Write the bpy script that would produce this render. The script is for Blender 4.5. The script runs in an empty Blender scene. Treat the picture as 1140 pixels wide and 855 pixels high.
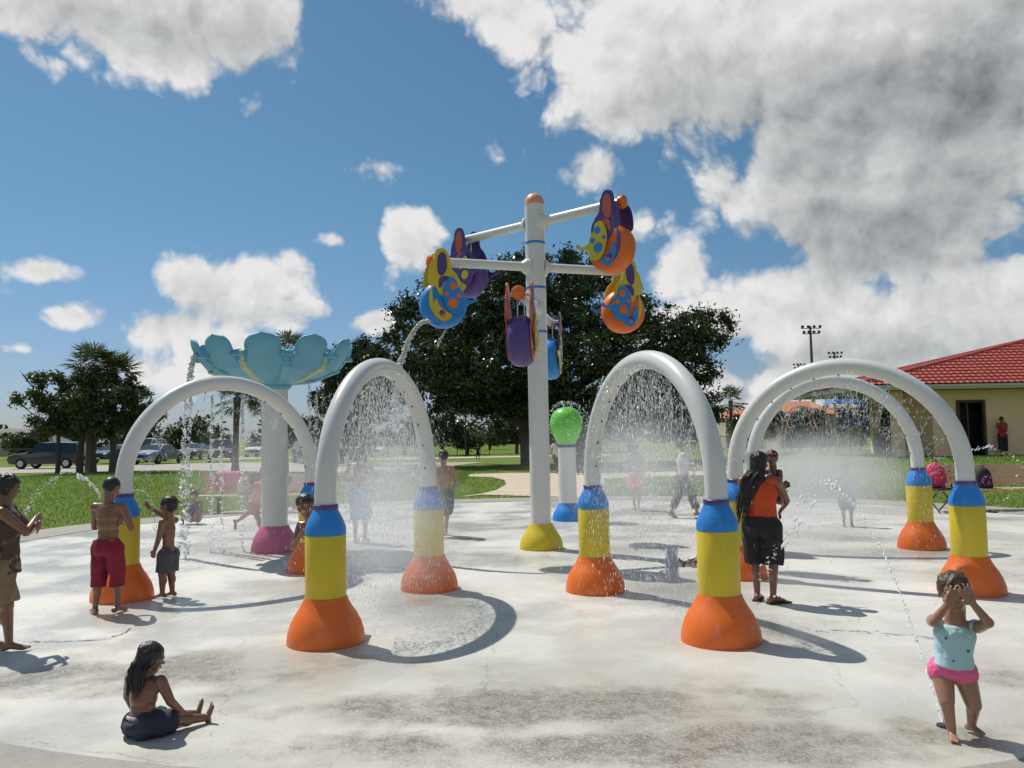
import bpy, bmesh, math, random
import numpy as np
from mathutils import Vector, Matrix
from mathutils.noise import noise as noise_fn
R = math.radians
random.seed(7); rng = np.random.default_rng(7)
sc = bpy.context.scene
col = sc.collection

# ------------------------------------------------------------------ camera
CH, CF, CP, CR = 1.75, 905.0, R(3.76), R(1.07)
cam_d = bpy.data.cameras.new("camera"); cam = bpy.data.objects.new("camera", cam_d); col.objects.link(cam)
cam_d.sensor_width = 36; cam_d.lens = CF/1140*36; cam_d.clip_end = 6000; cam_d.clip_start = .05
Xc = Vector((1,0,0)); Fc = Vector((0,math.cos(CP),math.sin(CP))); Uc = Vector((0,-math.sin(CP),math.cos(CP)))
Rc = Xc*math.cos(CR)-Uc*math.sin(CR); Up = Xc*math.sin(CR)+Uc*math.cos(CR)
cam.matrix_world = Matrix(((Rc.x,Up.x,-Fc.x,0),(Rc.y,Up.y,-Fc.y,0),(Rc.z,Up.z,-Fc.z,CH),(0,0,0,1)))
sc.camera = cam

def ray(px, py):
    u2, w2 = px-570, 427.5-py
    c, s = math.cos(CR), math.sin(CR)
    u, w = u2*c+w2*s, -u2*s+w2*c
    return Vector((u/CF, math.cos(CP)-w/CF*math.sin(CP), math.sin(CP)+w/CF*math.cos(CP)))
def G(px, py, z=0.0):                       # survey of the ground: pixel -> point at height z
    d = ray(px, py); t = (z-CH)/d.z
    return Vector((d.x*t, d.y*t, z))
def W(px, py, Y):                           # pixel -> point at depth Y
    d = ray(px, py); t = Y/d.y
    return Vector((d.x*t, Y, CH+d.z*t))

# ------------------------------------------------------------------ materials
MATS = {}
def newmat(name):
    m = bpy.data.materials.new(name); m.use_nodes = True
    nt = m.node_tree; b = nt.nodes['Principled BSDF']
    return m, nt, b
def wornmat(name, c, rough=.45, var=.14, scale=5, coat=.05):
    if name in MATS: return MATS[name]
    m=mat(name,c,rough,var,scale,coat=coat); nt=m.node_tree; b=nt.nodes['Principled BSDF']; q=NB(nt)
    tcn=q.n('ShaderNodeTexCoord').outputs['Object']; src=b.inputs['Base Color'].links[0].from_socket
    st=q.noise(tcn,7,6,.7,(3,1,0),(1,1,.12)); sp_=q.noise(tcn,34,4,.7); bl=q.noise(tcn,2.2,5,.65,(5,5,1))
    pale=tuple(min(1,x*.75+.18) for x in c); dk=tuple(x*.55 for x in c)
    cc=q.mix(q.m('MULTIPLY',q.ss(st,.52,.72),.40),src,pale); cc=q.mix(q.m('MULTIPLY',q.ss(bl,.5,.75),.35),cc,dk); cc=q.mix(q.m('MULTIPLY',q.ss(sp_,.64,.72),.5),cc,pale)
    q.l(cc,b.inputs['Base Color']); q.l(q.m('ADD',.22,q.m('MULTIPLY',st,.45)),b.inputs['Roughness'])
    return m
def mat(name, c, rough=.5, var=.12, scale=6, bump=0, metal=0, sss=0, coat=0, trans=0, spec=.5, bscale=None):
    if name in MATS: return MATS[name]
    m, nt, b = newmat(name)
    N = nt.nodes.new; L = nt.links.new
    tc = N('ShaderNodeTexCoord'); no = N('ShaderNodeTexNoise'); no.inputs['Scale'].default_value = scale; no.inputs['Detail'].default_value = 5
    L(tc.outputs['Object'], no.inputs['Vector'])
    mx = N('ShaderNodeMix'); mx.data_type = 'RGBA'
    mx.inputs[6].default_value = (*[max(0,x*(1-var)) for x in c],1); mx.inputs[7].default_value = (*[min(1,x*(1+var)) for x in c],1)
    L(no.outputs['Fac'], mx.inputs[0]); L(mx.outputs[2], b.inputs['Base Color'])
    b.inputs['Roughness'].default_value = rough; b.inputs['Metallic'].default_value = metal
    b.inputs['Specular IOR Level'].default_value = spec
    b.inputs['Coat Weight'].default_value = coat; b.inputs['Coat Roughness'].default_value = .08
    if sss: b.inputs['Subsurface Weight'].default_value = sss; b.inputs['Subsurface Radius'].default_value = (.02,.008,.004); b.inputs['Subsurface Scale'].default_value = 1
    if trans: b.inputs['Transmission Weight'].default_value = trans; b.inputs['IOR'].default_value = 1.33
    if bump:
        n2 = N('ShaderNodeTexNoise'); n2.inputs['Scale'].default_value = bscale or scale*4; n2.inputs['Detail'].default_value = 6
        L(tc.outputs['Object'], n2.inputs['Vector'])
        bu = N('ShaderNodeBump'); bu.inputs['Strength'].default_value = bump; bu.inputs['Distance'].default_value = .01
        L(n2.outputs['Fac'], bu.inputs['Height']); L(bu.outputs[0], b.inputs['Normal'])
    MATS[name] = m; return m
def leafmat(name, c1, c2, rough=.45, trans=.25):
    if name in MATS: return MATS[name]
    m, nt, b = newmat(name); N = nt.nodes.new; L = nt.links.new
    g = N('ShaderNodeNewGeometry'); cr = N('ShaderNodeMix'); cr.data_type = 'RGBA'
    cr.inputs[6].default_value = (*c1,1); cr.inputs[7].default_value = (*c2,1)
    L(g.outputs['Random Per Island'], cr.inputs[0]); L(cr.outputs[2], b.inputs['Base Color'])
    b.inputs['Roughness'].default_value = rough
    tr = N('ShaderNodeBsdfTranslucent'); L(cr.outputs[2], tr.inputs['Color'])
    ms = N('ShaderNodeMixShader'); ms.inputs[0].default_value = trans
    L(b.outputs[0], ms.inputs[1]); L(tr.outputs[0], ms.inputs[2]); L(ms.outputs[0], nt.nodes['Material Output'].inputs[0])
    MATS[name] = m; return m

WHITE = lambda: mat('white_powder_coat', (.62,.62,.60), .30, .06, 3, coat=.3)
ORANGE = lambda: wornmat('orange_fibreglass', (.70,.135,.008), .45, .14, 5, coat=.05)
YELLOW = lambda: wornmat('yellow_fibreglass', (.60,.45,.015), .42, .08, 5, coat=.05)
BLUE = lambda: wornmat('blue_fibreglass', (.008,.20,.60), .38, .08, 5, coat=.1)
PURPLE = lambda: wornmat('purple_fibreglass', (.07,.035,.2), .4, .12, 5)
PINK = lambda: wornmat('pink_fibreglass', (.50,.13,.24), .45, .1, 5)
SKY = lambda: mat('pale_blue_fibreglass', (.13,.36,.50), .55, .14, 4, coat=.0)
LIME = lambda: mat('lime_fibreglass', (.13,.55,.04), .25, .08, 5, coat=.4)
DARK = lambda: mat('black_metal', (.02,.02,.022), .45, .1, 8)

# ------------------------------------------------------------------ object helpers
def link(o, parent=None):
    col.objects.link(o)
    if parent: o.parent = parent
    return o
def tag(o, label=None, cat=None, group=None, kind=None):
    if label: o['label'] = label
    if cat: o['category'] = cat
    if group: o['group'] = group
    if kind: o['kind'] = kind
    return o
def empty(name, loc, rz=0, **k):
    o = bpy.data.objects.new(name, None); o.empty_display_size = .2; link(o)
    o.location = loc; o.rotation_euler = (0,0,rz); tag(o, **k); return o
def mesh_obj(name, verts, faces, m, parent=None, smooth=False):
    me = bpy.data.meshes.new(name)
    if isinstance(verts, np.ndarray) and isinstance(faces, np.ndarray):
        n, f, k = len(verts), len(faces), faces.shape[1]
        me.vertices.add(n); me.vertices.foreach_set('co', verts.astype(np.float32).ravel())
        me.loops.add(f*k); me.loops.foreach_set('vertex_index', faces.astype(np.int32).ravel())
        me.polygons.add(f); me.polygons.foreach_set('loop_start', np.arange(0,f*k,k,dtype=np.int32))
        me.update(calc_edges=True)
    else:
        me.from_pydata([tuple(v) for v in verts], [], faces); me.update()
    if smooth: me.shade_smooth()
    for mm in (m if isinstance(m,(list,tuple)) else [m]): me.materials.append(mm)
    return link(bpy.data.objects.new(name, me), parent)
def setmesh(name, me, m, parent=None):
    me.materials.clear(); me.materials.append(m); return link(bpy.data.objects.new(name, me), parent)

class MB:
    "collects shapes into one mesh"
    def __init__(s): s.v = []; s.f = []
    def add(s, v, f):
        n = len(s.v); s.v += [Vector(x) for x in v]; s.f += [[n+i for i in q] for q in f]; return s
    def box(s, c, d, rot=None, bev=0):
        x,y,z = [q/2 for q in d]; c = Vector(c)
        P = [Vector((a*x,b*y,e*z)) for a in(-1,1) for b in(-1,1) for e in(-1,1)]
        if rot: P = [rot @ p for p in P]
        s.add([c+p for p in P], [[0,1,3,2],[4,6,7,5],[0,4,5,1],[2,3,7,6],[0,2,6,4],[1,5,7,3]]); return s
    def tube(s, pts, rad, n=10, caps=True):
        pts = [Vector(p) for p in pts]
        if not isinstance(rad,(list,tuple)): rad = [rad]*len(pts)
        base = len(s.v); k = len(pts); ref = None
        for i,p in enumerate(pts):
            t = (pts[min(i+1,k-1)]-pts[max(i-1,0)])
            t = t.normalized() if t.length>1e-9 else Vector((0,0,1))
            if ref is None:
                ref = t.orthogonal().normalized()
            ref = (ref - t*ref.dot(t)); ref = ref.normalized() if ref.length>1e-6 else t.orthogonal().normalized()
            b = t.cross(ref)
            for j in range(n):
                a = 2*math.pi*j/n; s.v.append(p+(ref*math.cos(a)+b*math.sin(a))*rad[i])
        for i in range(k-1):
            for j in range(n):
                a = base+i*n+j; b_ = base+i*n+(j+1)%n; s.f.append([a,b_,b_+n,a+n])
        if caps: s.f.append([base+j for j in range(n)][::-1]); s.f.append([base+(k-1)*n+j for j in range(n)])
        return s
    def lathe(s, prof, c=(0,0,0), n=32, axis=None):
        c = Vector(c); base = len(s.v); M = axis or Matrix.Identity(3)
        for r,z in prof:
            for j in range(n):
                a = 2*math.pi*j/n; s.v.append(c+M@Vector((r*math.cos(a), r*math.sin(a), z)))
        k = len(prof)
        for i in range(k-1):
            for j in range(n):
                a = base+i*n+j; b = base+i*n+(j+1)%n; s.f.append([a,b,b+n,a+n])
        s.f.append([base+j for j in range(n)][::-1]); s.f.append([base+(k-1)*n+j for j in range(n)])
        return s
    def ell(s, c, r, rot=None, n=12, m=8):
        c = Vector(c); r = r if isinstance(r,(list,tuple)) else (r,r,r); base = len(s.v)
        def P(x,y,z):
            p = Vector((x*r[0],y*r[1],z*r[2])); p = rot@p if rot else p; return c+p
        s.v.append(P(0,0,-1))
        for i in range(1,m):
            th = math.pi*i/m
            for j in range(n):
                a = 2*math.pi*j/n; s.v.append(P(math.sin(th)*math.cos(a), math.sin(th)*math.sin(a), -math.cos(th)))
        s.v.append(P(0,0,1)); top = len(s.v)-1
        for j in range(n):
            s.f.append([base, base+1+(j+1)%n, base+1+j]); s.f.append([top, base+1+(m-2)*n+j, base+1+(m-2)*n+(j+1)%n])
        for i in range(m-2):
            for j in range(n):
                a = base+1+i*n+j; b = base+1+i*n+(j+1)%n; s.f.append([a,b,b+n,a+n])
        return s
    def cap(s, a, b, ra, rb, n=12):            # tapered capsule
        a = Vector(a); b = Vector(b); d = (b-a); L = d.length; d = d/L if L>1e-6 else Vector((0,0,1))
        pts = []; rr = []
        for th in (80,55,30,10): pts.append(a-d*ra*math.sin(R(th))); rr.append(ra*math.cos(R(th)))
        for k in range(0,4): t = k/3; pts.append(a.lerp(b,t)); rr.append(ra+(rb-ra)*t)
        for th in (10,30,55,80): pts.append(b+d*rb*math.sin(R(th))); rr.append(rb*math.cos(R(th)))
        return s.tube(pts, rr, n)
    def prism(s, poly, y0, y1):                # polygon in x,z extruded along y
        n = len(poly); b = len(s.v)
        s.v += [Vector((x,y0,z)) for x,z in poly]+[Vector((x,y1,z)) for x,z in poly]
        s.f.append([b+i for i in range(n)]); s.f.append([b+n+i for i in range(n)][::-1])
        for i in range(n): j=(i+1)%n; s.f.append([b+i,b+n+i,b+n+j,b+j])
        return s
    def obj(s, name, m, parent=None, smooth=True, bevel=0, ang=35):
        me = bpy.data.meshes.new(name); me.from_pydata([tuple(v) for v in s.v], [], s.f)
        bm = bmesh.new(); bm.from_mesh(me); bmesh.ops.recalc_face_normals(bm, faces=bm.faces); 
        if bevel: bmesh.ops.bevel(bm, geom=[e for e in bm.edges if len(e.link_faces)==2 and e.calc_face_angle(0)>R(40)], offset=bevel, segments=2, affect='EDGES', clamp_overlap=True)
        bm.to_mesh(me); bm.free()
        if smooth: me.shade_smooth(); me.set_sharp_from_angle(angle=R(ang))
        me.materials.append(m)
        return link(bpy.data.objects.new(name, me), parent)
    def blob(s, name, m, parent=None, vox=.01, it=4, fac=.5, wr=0., wsc=9., wst=(1,1,.45)):
        "union of the closed shapes as one continuous smooth surface"
        me = bpy.data.meshes.new(name); me.from_pydata([tuple(v) for v in s.v], [], s.f)
        bm = bmesh.new(); bm.from_mesh(me); bmesh.ops.recalc_face_normals(bm, faces=bm.faces); bm.to_mesh(me); bm.free()
        o = bpy.data.objects.new(name, me); col.objects.link(o)
        r = o.modifiers.new('r','REMESH'); r.mode='VOXEL'; r.voxel_size=vox; r.use_smooth_shade=True
        q = o.modifiers.new('s','SMOOTH'); q.factor=fac; q.iterations=it
        dg = bpy.context.evaluated_depsgraph_get(); dg.update()
        me2 = bpy.data.meshes.new_from_object(o.evaluated_get(dg)); me2.name = name
        bpy.data.objects.remove(o); bpy.data.meshes.remove(me)
        if wr:
            nz=noise_fn; cs=[0.]*(3*len(me2.vertices)); ns=[0.]*(3*len(me2.vertices)); me2.vertices.foreach_get('co',cs); me2.vertex_normals.foreach_get('vector',ns)
            for i in range(len(me2.vertices)):
                x,y,z=cs[3*i:3*i+3]; q=nz((x*wsc*wst[0]+z*2.,y*wsc*wst[1],z*wsc*wst[2]+x*1.5)); q2=nz((x*wsc*2.3,y*wsc*2.3,z*wsc*1.2+7))
                d=wr*((1-abs(q)*2.4)*.8+q2*.5-.35)
                cs[3*i]+=ns[3*i]*d; cs[3*i+1]+=ns[3*i+1]*d; cs[3*i+2]+=ns[3*i+2]*d
            me2.vertices.foreach_set('co',cs); me2.update()
        me2.shade_smooth(); me2.materials.clear(); me2.materials.append(m)
        return link(bpy.data.objects.new(name, me2), parent)

def spline(pts, n=8, closed=True):
    out = []; k = len(pts)
    for i in range(k if closed else k-1):
        if closed: p0,p1,p2,p3 = [Vector(pts[(i+j)%k]) for j in(-1,0,1,2)]
        else: p0,p1,p2,p3 = [Vector(pts[min(max(i+j,0),k-1)]) for j in(-1,0,1,2)]
        for q in range(n):
            t = q/n
            out.append(.5*((2*p1)+(p2-p0)*t+(2*p0-5*p1+4*p2-p3)*t*t+(3*p1-p0-3*p2+p3)*t**3))
    if not closed: out.append(Vector(pts[-1]))
    return out
def copy_tree(o, parent=None):
    c = o.copy(); col.objects.link(c); c.parent = parent
    for ch in list(o.children): copy_tree(ch, c)
    return c

# ------------------------------------------------------------------ world, sun
SUN = Vector((-.46,.42,1)).normalized()
el = math.asin(SUN.z); az = math.atan2(SUN.x, SUN.y)
w = bpy.data.worlds.new("World"); sc.world = w; w.use_nodes = True
nt = w.node_tree; N = nt.nodes.new; L = nt.links.new
for n in list(nt.nodes): nt.nodes.remove(n)
out = N('ShaderNodeOutputWorld'); bg = N('ShaderNodeBackground'); L(bg.outputs[0], out.inputs[0])
def val(v):
    n = N('ShaderNodeValue'); n.outputs[0].default_value = v; return n.outputs[0]
def mth(op, a, b=None, c=None, clamp=False):
    n = N('ShaderNodeMath'); n.operation = op; n.use_clamp = clamp
    for i,x in enumerate((a,b,c)):
        if x is None: continue
        if isinstance(x,(int,float)): n.inputs[i].default_value = x
        else: L(x, n.inputs[i])
    return n.outputs[0]
def sstep(x, a, b, lo=0., hi=1.):
    n = N('ShaderNodeMapRange'); n.interpolation_type='SMOOTHSTEP'; L(x, n.inputs[0])
    for i,q in enumerate((a,b,lo,hi)): n.inputs[i+1].default_value = q
    return n.outputs[0]
def mixc(f, a, b):
    n = N('ShaderNodeMix'); n.data_type='RGBA'
    if isinstance(f,(int,float)): n.inputs[0].default_value=f
    else: L(f, n.inputs[0])
    for i,x in ((6,a),(7,b)):
        if isinstance(x,(tuple,list)): n.inputs[i].default_value = (*x,1)
        else: L(x, n.inputs[i])
    return n.outputs[2]
sky = N('ShaderNodeTexSky'); sky.sky_type='NISHITA'; sky.sun_disc=False
sky.sun_elevation = el; sky.sun_rotation = az; sky.air_density=1.0; sky.dust_density=.6; sky.ozone_density=1.6
SKYK = .074
skc = N('ShaderNodeVectorMath'); skc.operation='MULTIPLY'; L(sky.outputs[0], skc.inputs[0]); skc.inputs[1].default_value=(SKYK*.66,SKYK*.98,SKYK*1.06)
tc = N('ShaderNodeTexCoord'); sp = N('ShaderNodeSeparateXYZ'); L(tc.outputs['Generated'], sp.inputs[0])
azn = mth('ARCTAN2', sp.outputs[0], sp.outputs[1]); eln = mth('ARCSINE', sp.outputs[2])
uv = N('ShaderNodeCombineXYZ'); L(azn, uv.inputs[0]); L(eln, uv.inputs[1])
def noise(vec, scale, detail=6, rough=.55, off=(0,0,0), dist=0.):
    a = N('ShaderNodeVectorMath'); a.operation='ADD'; L(vec, a.inputs[0]); a.inputs[1].default_value = off
    n = N('ShaderNodeTexNoise'); n.inputs['Scale'].default_value=scale; n.inputs['Detail'].default_value=detail
    n.inputs['Roughness'].default_value=rough; n.inputs['Distortion'].default_value=dist
    L(a.outputs[0], n.inputs['Vector']); return n.outputs['Fac']
GEN = tc.outputs['Generated']
def warped(off, amt=.022):
    nz=N('ShaderNodeTexNoise'); nz.inputs['Scale'].default_value=5.5; nz.inputs['Detail'].default_value=5; nz.inputs['Roughness'].default_value=.6
    a=N('ShaderNodeVectorMath'); a.operation='ADD'; L(GEN,a.inputs[0]); a.inputs[1].default_value=off
    L(a.outputs[0],nz.inputs['Vector'])
    sb=N('ShaderNodeVectorMath'); sb.operation='SUBTRACT'; L(nz.outputs['Color'],sb.inputs[0]); sb.inputs[1].default_value=(.5,.5,.5)
    sc_=N('ShaderNodeVectorMath'); sc_.operation='SCALE'; L(sb.outputs[0],sc_.inputs[0]); sc_.inputs[3].default_value=amt*4
    ad=N('ShaderNodeVectorMath'); ad.operation='ADD'; L(a.outputs[0],ad.inputs[0]); L(sc_.outputs[0],ad.inputs[1])
    return ad.outputs[0], nz.outputs['Fac']
def puffs(off):
    wv,fac=warped(off)
    v=N('ShaderNodeTexVoronoi'); v.feature='F1'; v.inputs['Scale'].default_value=9.5; v.inputs['Detail'].default_value=3.4; v.inputs['Roughness'].default_value=.5; v.inputs['Lacunarity'].default_value=2.3
    L(wv,v.inputs['Vector']); n2=noise(wv,20,5,.6)
    big_=noise(GEN,4.0,3,.5,tuple(Vector(off)*1.))
    return mth('ADD', mth('MULTIPLY', mth('SUBTRACT',.42,v.outputs['Distance']),1.35), mth('ADD', mth('MULTIPLY',mth('SUBTRACT',n2,.5),.42), mth('MULTIPLY',mth('SUBTRACT',big_,.5),1.2))), big_
up_sun=Vector((-.55,0,.83))
P0,n_big=puffs((0,0,0)); P1,_=puffs(tuple(up_sun*.022))
n_fine=noise(GEN,17,6,.62,(3,1,7))
def azel(px, py):
    d = ray(px,py).normalized(); return math.atan2(d.x,d.y), math.asin(d.z)
def field(blobs):
    f = None
    for (px,py,rx,ry,k) in blobs:
        a,e = azel(px,py)
        s = N('ShaderNodeVectorMath'); s.operation='SUBTRACT'; L(uv.outputs[0], s.inputs[0]); s.inputs[1].default_value=(a,e,0)
        m = N('ShaderNodeVectorMath'); m.operation='MULTIPLY'; L(s.outputs[0], m.inputs[0]); m.inputs[1].default_value=(CF/rx,CF/ry,0)
        ln = N('ShaderNodeVectorMath'); ln.operation='LENGTH'; L(m.outputs[0], ln.inputs[0])
        v = mth('MULTIPLY', mth('SUBTRACT', 1., ln.outputs['Value']), k)
        f = v if f is None else mth('SMOOTH_MAX', f, v, .12)
    return f
# cloud banks standing at their bearings and heights in the sky
CL = [(120,15,210,80,1.15),(240,20,110,65,1),(190,80,60,40,.8),
 (560,20,110,50,.8),(700,50,150,85,1.0),(850,60,300,110,1.2),(1080,120,220,190,1.3),(960,200,180,130,1.1),(1000,265,150,80,1.1),
 (660,200,50,42,.9),(720,250,40,30,.7),(760,300,50,45,.8),(875,345,150,70,1.1),(1000,360,190,80,1.1),(1130,330,120,80,1),(900,440,180,70,1),(1100,430,150,60,.9),
 (425,188,42,24,.8),(450,275,36,52,.95),(410,362,40,16,.7),(45,303,45,17,.7),(80,352,50,22,.8),(20,388,25,10,.6),
 (270,320,95,48,1.05),(320,345,60,30,.8),(180,370,70,34,.8),(240,395,90,34,.8),(150,415,90,34,.75),(370,268,22,9,.4),(75,440,60,14,.3),
 (1180,40,160,100,1.),(-250,330,200,50,.9),(1400,260,200,120,1.)]
F = field(CL)
dens = mth('ADD', mth('ADD', mth('MULTIPLY', F, 1.25), .60), mth('MULTIPLY', P0, .85))
behind = mth('MULTIPLY', sstep(sp.outputs[1], .25, -.2), mth('ADD', mth('MULTIPLY', mth('SUBTRACT', n_big,.5), 5.), .1))
dens = mth('MAXIMUM', dens, behind)
alpha = mth('MULTIPLY', sstep(dens, .02, .46), .98)
DK = [(900,140,200,70,1.0),(1085,170,130,130,1.0),(960,262,130,50,1.15),(780,115,110,45,.55),(160,35,150,35,.55),(1000,392,150,22,.5),(840,405,100,18,.35),(290,352,90,14,.5),(250,45,60,30,.3),(1110,60,120,60,.6),(1100,440,120,20,.35)]
D = field(DK)
shade = sstep(mth('ADD', mth('ADD', D, mth('MULTIPLY', mth('SUBTRACT', n_big,.5), 1.2)), mth('MULTIPLY', P0, -.18)), -.25, .95)
relief = mth('SUBTRACT', P0, P1)
thick = sstep(dens, .3, 1.7)
lum = mth('ADD', mth('SUBTRACT', mth('SUBTRACT', .95, mth('MULTIPLY', shade, .37)), mth('MULTIPLY', thick, .17)), mth('MULTIPLY', relief, .33))
lum = mth('MINIMUM', mth('MAXIMUM', lum, .20), .98)
cc = N('ShaderNodeCombineColor')
L(mth('MULTIPLY', lum, mth('SUBTRACT', 1., mth('MULTIPLY', shade,.06))), cc.inputs[0]); L(mth('MULTIPLY', lum, .985), cc.inputs[1]); L(mth('ADD', mth('MULTIPLY', lum, .95), .025), cc.inputs[2])
CLK = N('ShaderNodeVectorMath'); CLK.operation='MULTIPLY'; L(cc.outputs[0], CLK.inputs[0]); CLK.inputs[1].default_value=(.84,.84,.84)
hz = N('ShaderNodeVectorMath'); hz.operation='MULTIPLY'; L(skc.outputs[0],hz.inputs[0]); hz.inputs[1].default_value=(1.12,.86,1.06)
skf = mixc(sstep(sp.outputs[2], .0, .30), hz.outputs[0], skc.outputs[0])
fin = mixc(alpha, skf, CLK.outputs[0])
L(fin, bg.inputs[0]); bg.inputs[1].default_value = 1.0
w.cycles.sampling_method = 'MANUAL'; w.cycles.sample_map_resolution = 1024

sl = bpy.data.lights.new("sun", 'SUN'); so = link(bpy.data.objects.new("sun", sl))
sl.energy = 4.7; sl.angle = R(.53); sl.color = (1,.955,.88)
so.rotation_euler = (-SUN).to_track_quat('-Z','Y').to_euler(); so.location = (-20,20,40)

# ------------------------------------------------------------------ ground
def sm(x,a,b): t = np.clip((x-a)/(b-a),0,1); return t*t*(3-2*t)
def terr(x,y):
    x = np.asarray(x,float); y = np.asarray(y,float)
    z = .55*sm(x,11,17)*sm(y,19,31)*(1-sm(y,60,90)) + .30*sm(-x,9,20)*sm(y,22,40)*(1-sm(y,75,110))
    return z
def tz(x,y): return float(terr(x,y))
PADC = [(-3.02,4.86),(0,4.15),(2.4,4.30),(6.2,5.9),(9.4,10),(10.5,14.5),(9.6,17.3),(7.4,20.1),(3.1,21.9),(-1.2,22.0),(-3.9,21.4),(-6.4,19.6),(-8.3,17.4),(-9.0,14),(-8.4,10),(-6.2,6.7)]
pad = spline([(x,y,0) for x,y in PADC], 8)
def offset(poly, d):
    n = len(poly); o = []
    for i in range(n):
        t = (poly[(i+1)%n]-poly[i-1]).normalized(); o.append(poly[i]+Vector((t.y,-t.x,0))*d)
    return o

def ground_mat(name, builder, rough=.9):
    m, nt_, b = newmat(name); builder(nt_, b); b.inputs['Roughness'].default_value = rough; return m
class NB:
    def __init__(s, nt): s.nt=nt
    def n(s, t, **k):
        q = s.nt.nodes.new(t)
        for a,v in k.items(): setattr(q,a,v)
        return q
    def l(s,a,b): s.nt.links.new(a,b)
    def noise(s, vec, sc_, det=5, r=.55, off=(0,0,0), stretch=None):
        mp = s.n('ShaderNodeMapping'); s.l(vec, mp.inputs[0]); mp.inputs['Location'].default_value = off
        if stretch: mp.inputs['Scale'].default_value = stretch
        q = s.n('ShaderNodeTexNoise'); q.inputs['Scale'].default_value=sc_; q.inputs['Detail'].default_value=det; q.inputs['Roughness'].default_value=r
        s.l(mp.outputs[0], q.inputs['Vector']); return q.outputs['Fac']
    def ss(s, x, a, b, lo=0., hi=1.):
        q = s.n('ShaderNodeMapRange', interpolation_type='SMOOTHSTEP'); s.l(x,q.inputs[0])
        for i,v in enumerate((a,b,lo,hi)): q.inputs[i+1].default_value=v
        return q.outputs[0]
    def m(s, op, a, b=None, c=None):
        q = s.n('ShaderNodeMath', operation=op)
        for i,x in enumerate((a,b,c)):
            if x is None: continue
            if isinstance(x,(int,float)): q.inputs[i].default_value=x
            else: s.l(x,q.inputs[i])
        return q.outputs[0]
    def mix(s, f, a, b):
        q = s.n('ShaderNodeMix', data_type='RGBA')
        if isinstance(f,(int,float)): q.inputs[0].default_value=f
        else: s.l(f,q.inputs[0])
        for i,x in ((6,a),(7,b)):
            if isinstance(x,(tuple,list)): q.inputs[i].default_value=(*x,1)
            else: s.l(x,q.inputs[i])
        return q.outputs[2]
    def ellipse(s, pos, c, r):
        a = s.n('ShaderNodeVectorMath', operation='SUBTRACT'); s.l(pos,a.inputs[0]); a.inputs[1].default_value=(c[0],c[1],0)
        b = s.n('ShaderNodeVectorMath', operation='MULTIPLY'); s.l(a.outputs[0],b.inputs[0]); b.inputs[1].default_value=(1/r[0],1/r[1],0)
        d = s.n('ShaderNodeVectorMath', operation='LENGTH'); s.l(b.outputs[0],d.inputs[0]); return s.m('SUBTRACT',1.,d.outputs['Value'])

def b_grass(nt_, b):
    q = NB(nt_); p = q.n('ShaderNodeNewGeometry').outputs['Position']
    big = q.noise(p,.12,4); mid = q.noise(p,1.3,5,.65); fine = q.noise(p,14,4,.7)
    c = q.mix(q.ss(mid,.3,.72),(.09,.15,.02),(.19,.26,.045))
    c = q.mix(q.m('MULTIPLY',q.ss(big,.45,.7),.5), c, (.15,.17,.05))
    c = q.mix(q.m('MULTIPLY',q.ss(fine,.42,.7),.5), c, (.03,.06,.01))
    q.l(c,b.inputs['Base Color'])
    bu = q.n('ShaderNodeBump'); bu.inputs['Strength'].default_value=.9; bu.inputs['Distance'].default_value=.06
    q.l(q.m('ADD',q.m('MULTIPLY',mid,1.5),fine),bu.inputs['Height']); q.l(bu.outputs[0],b.inputs['Normal'])
    b.inputs['Specular IOR Level'].default_value=.15
GRASS = ground_mat('lawn_grass', b_grass, .95)
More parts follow.
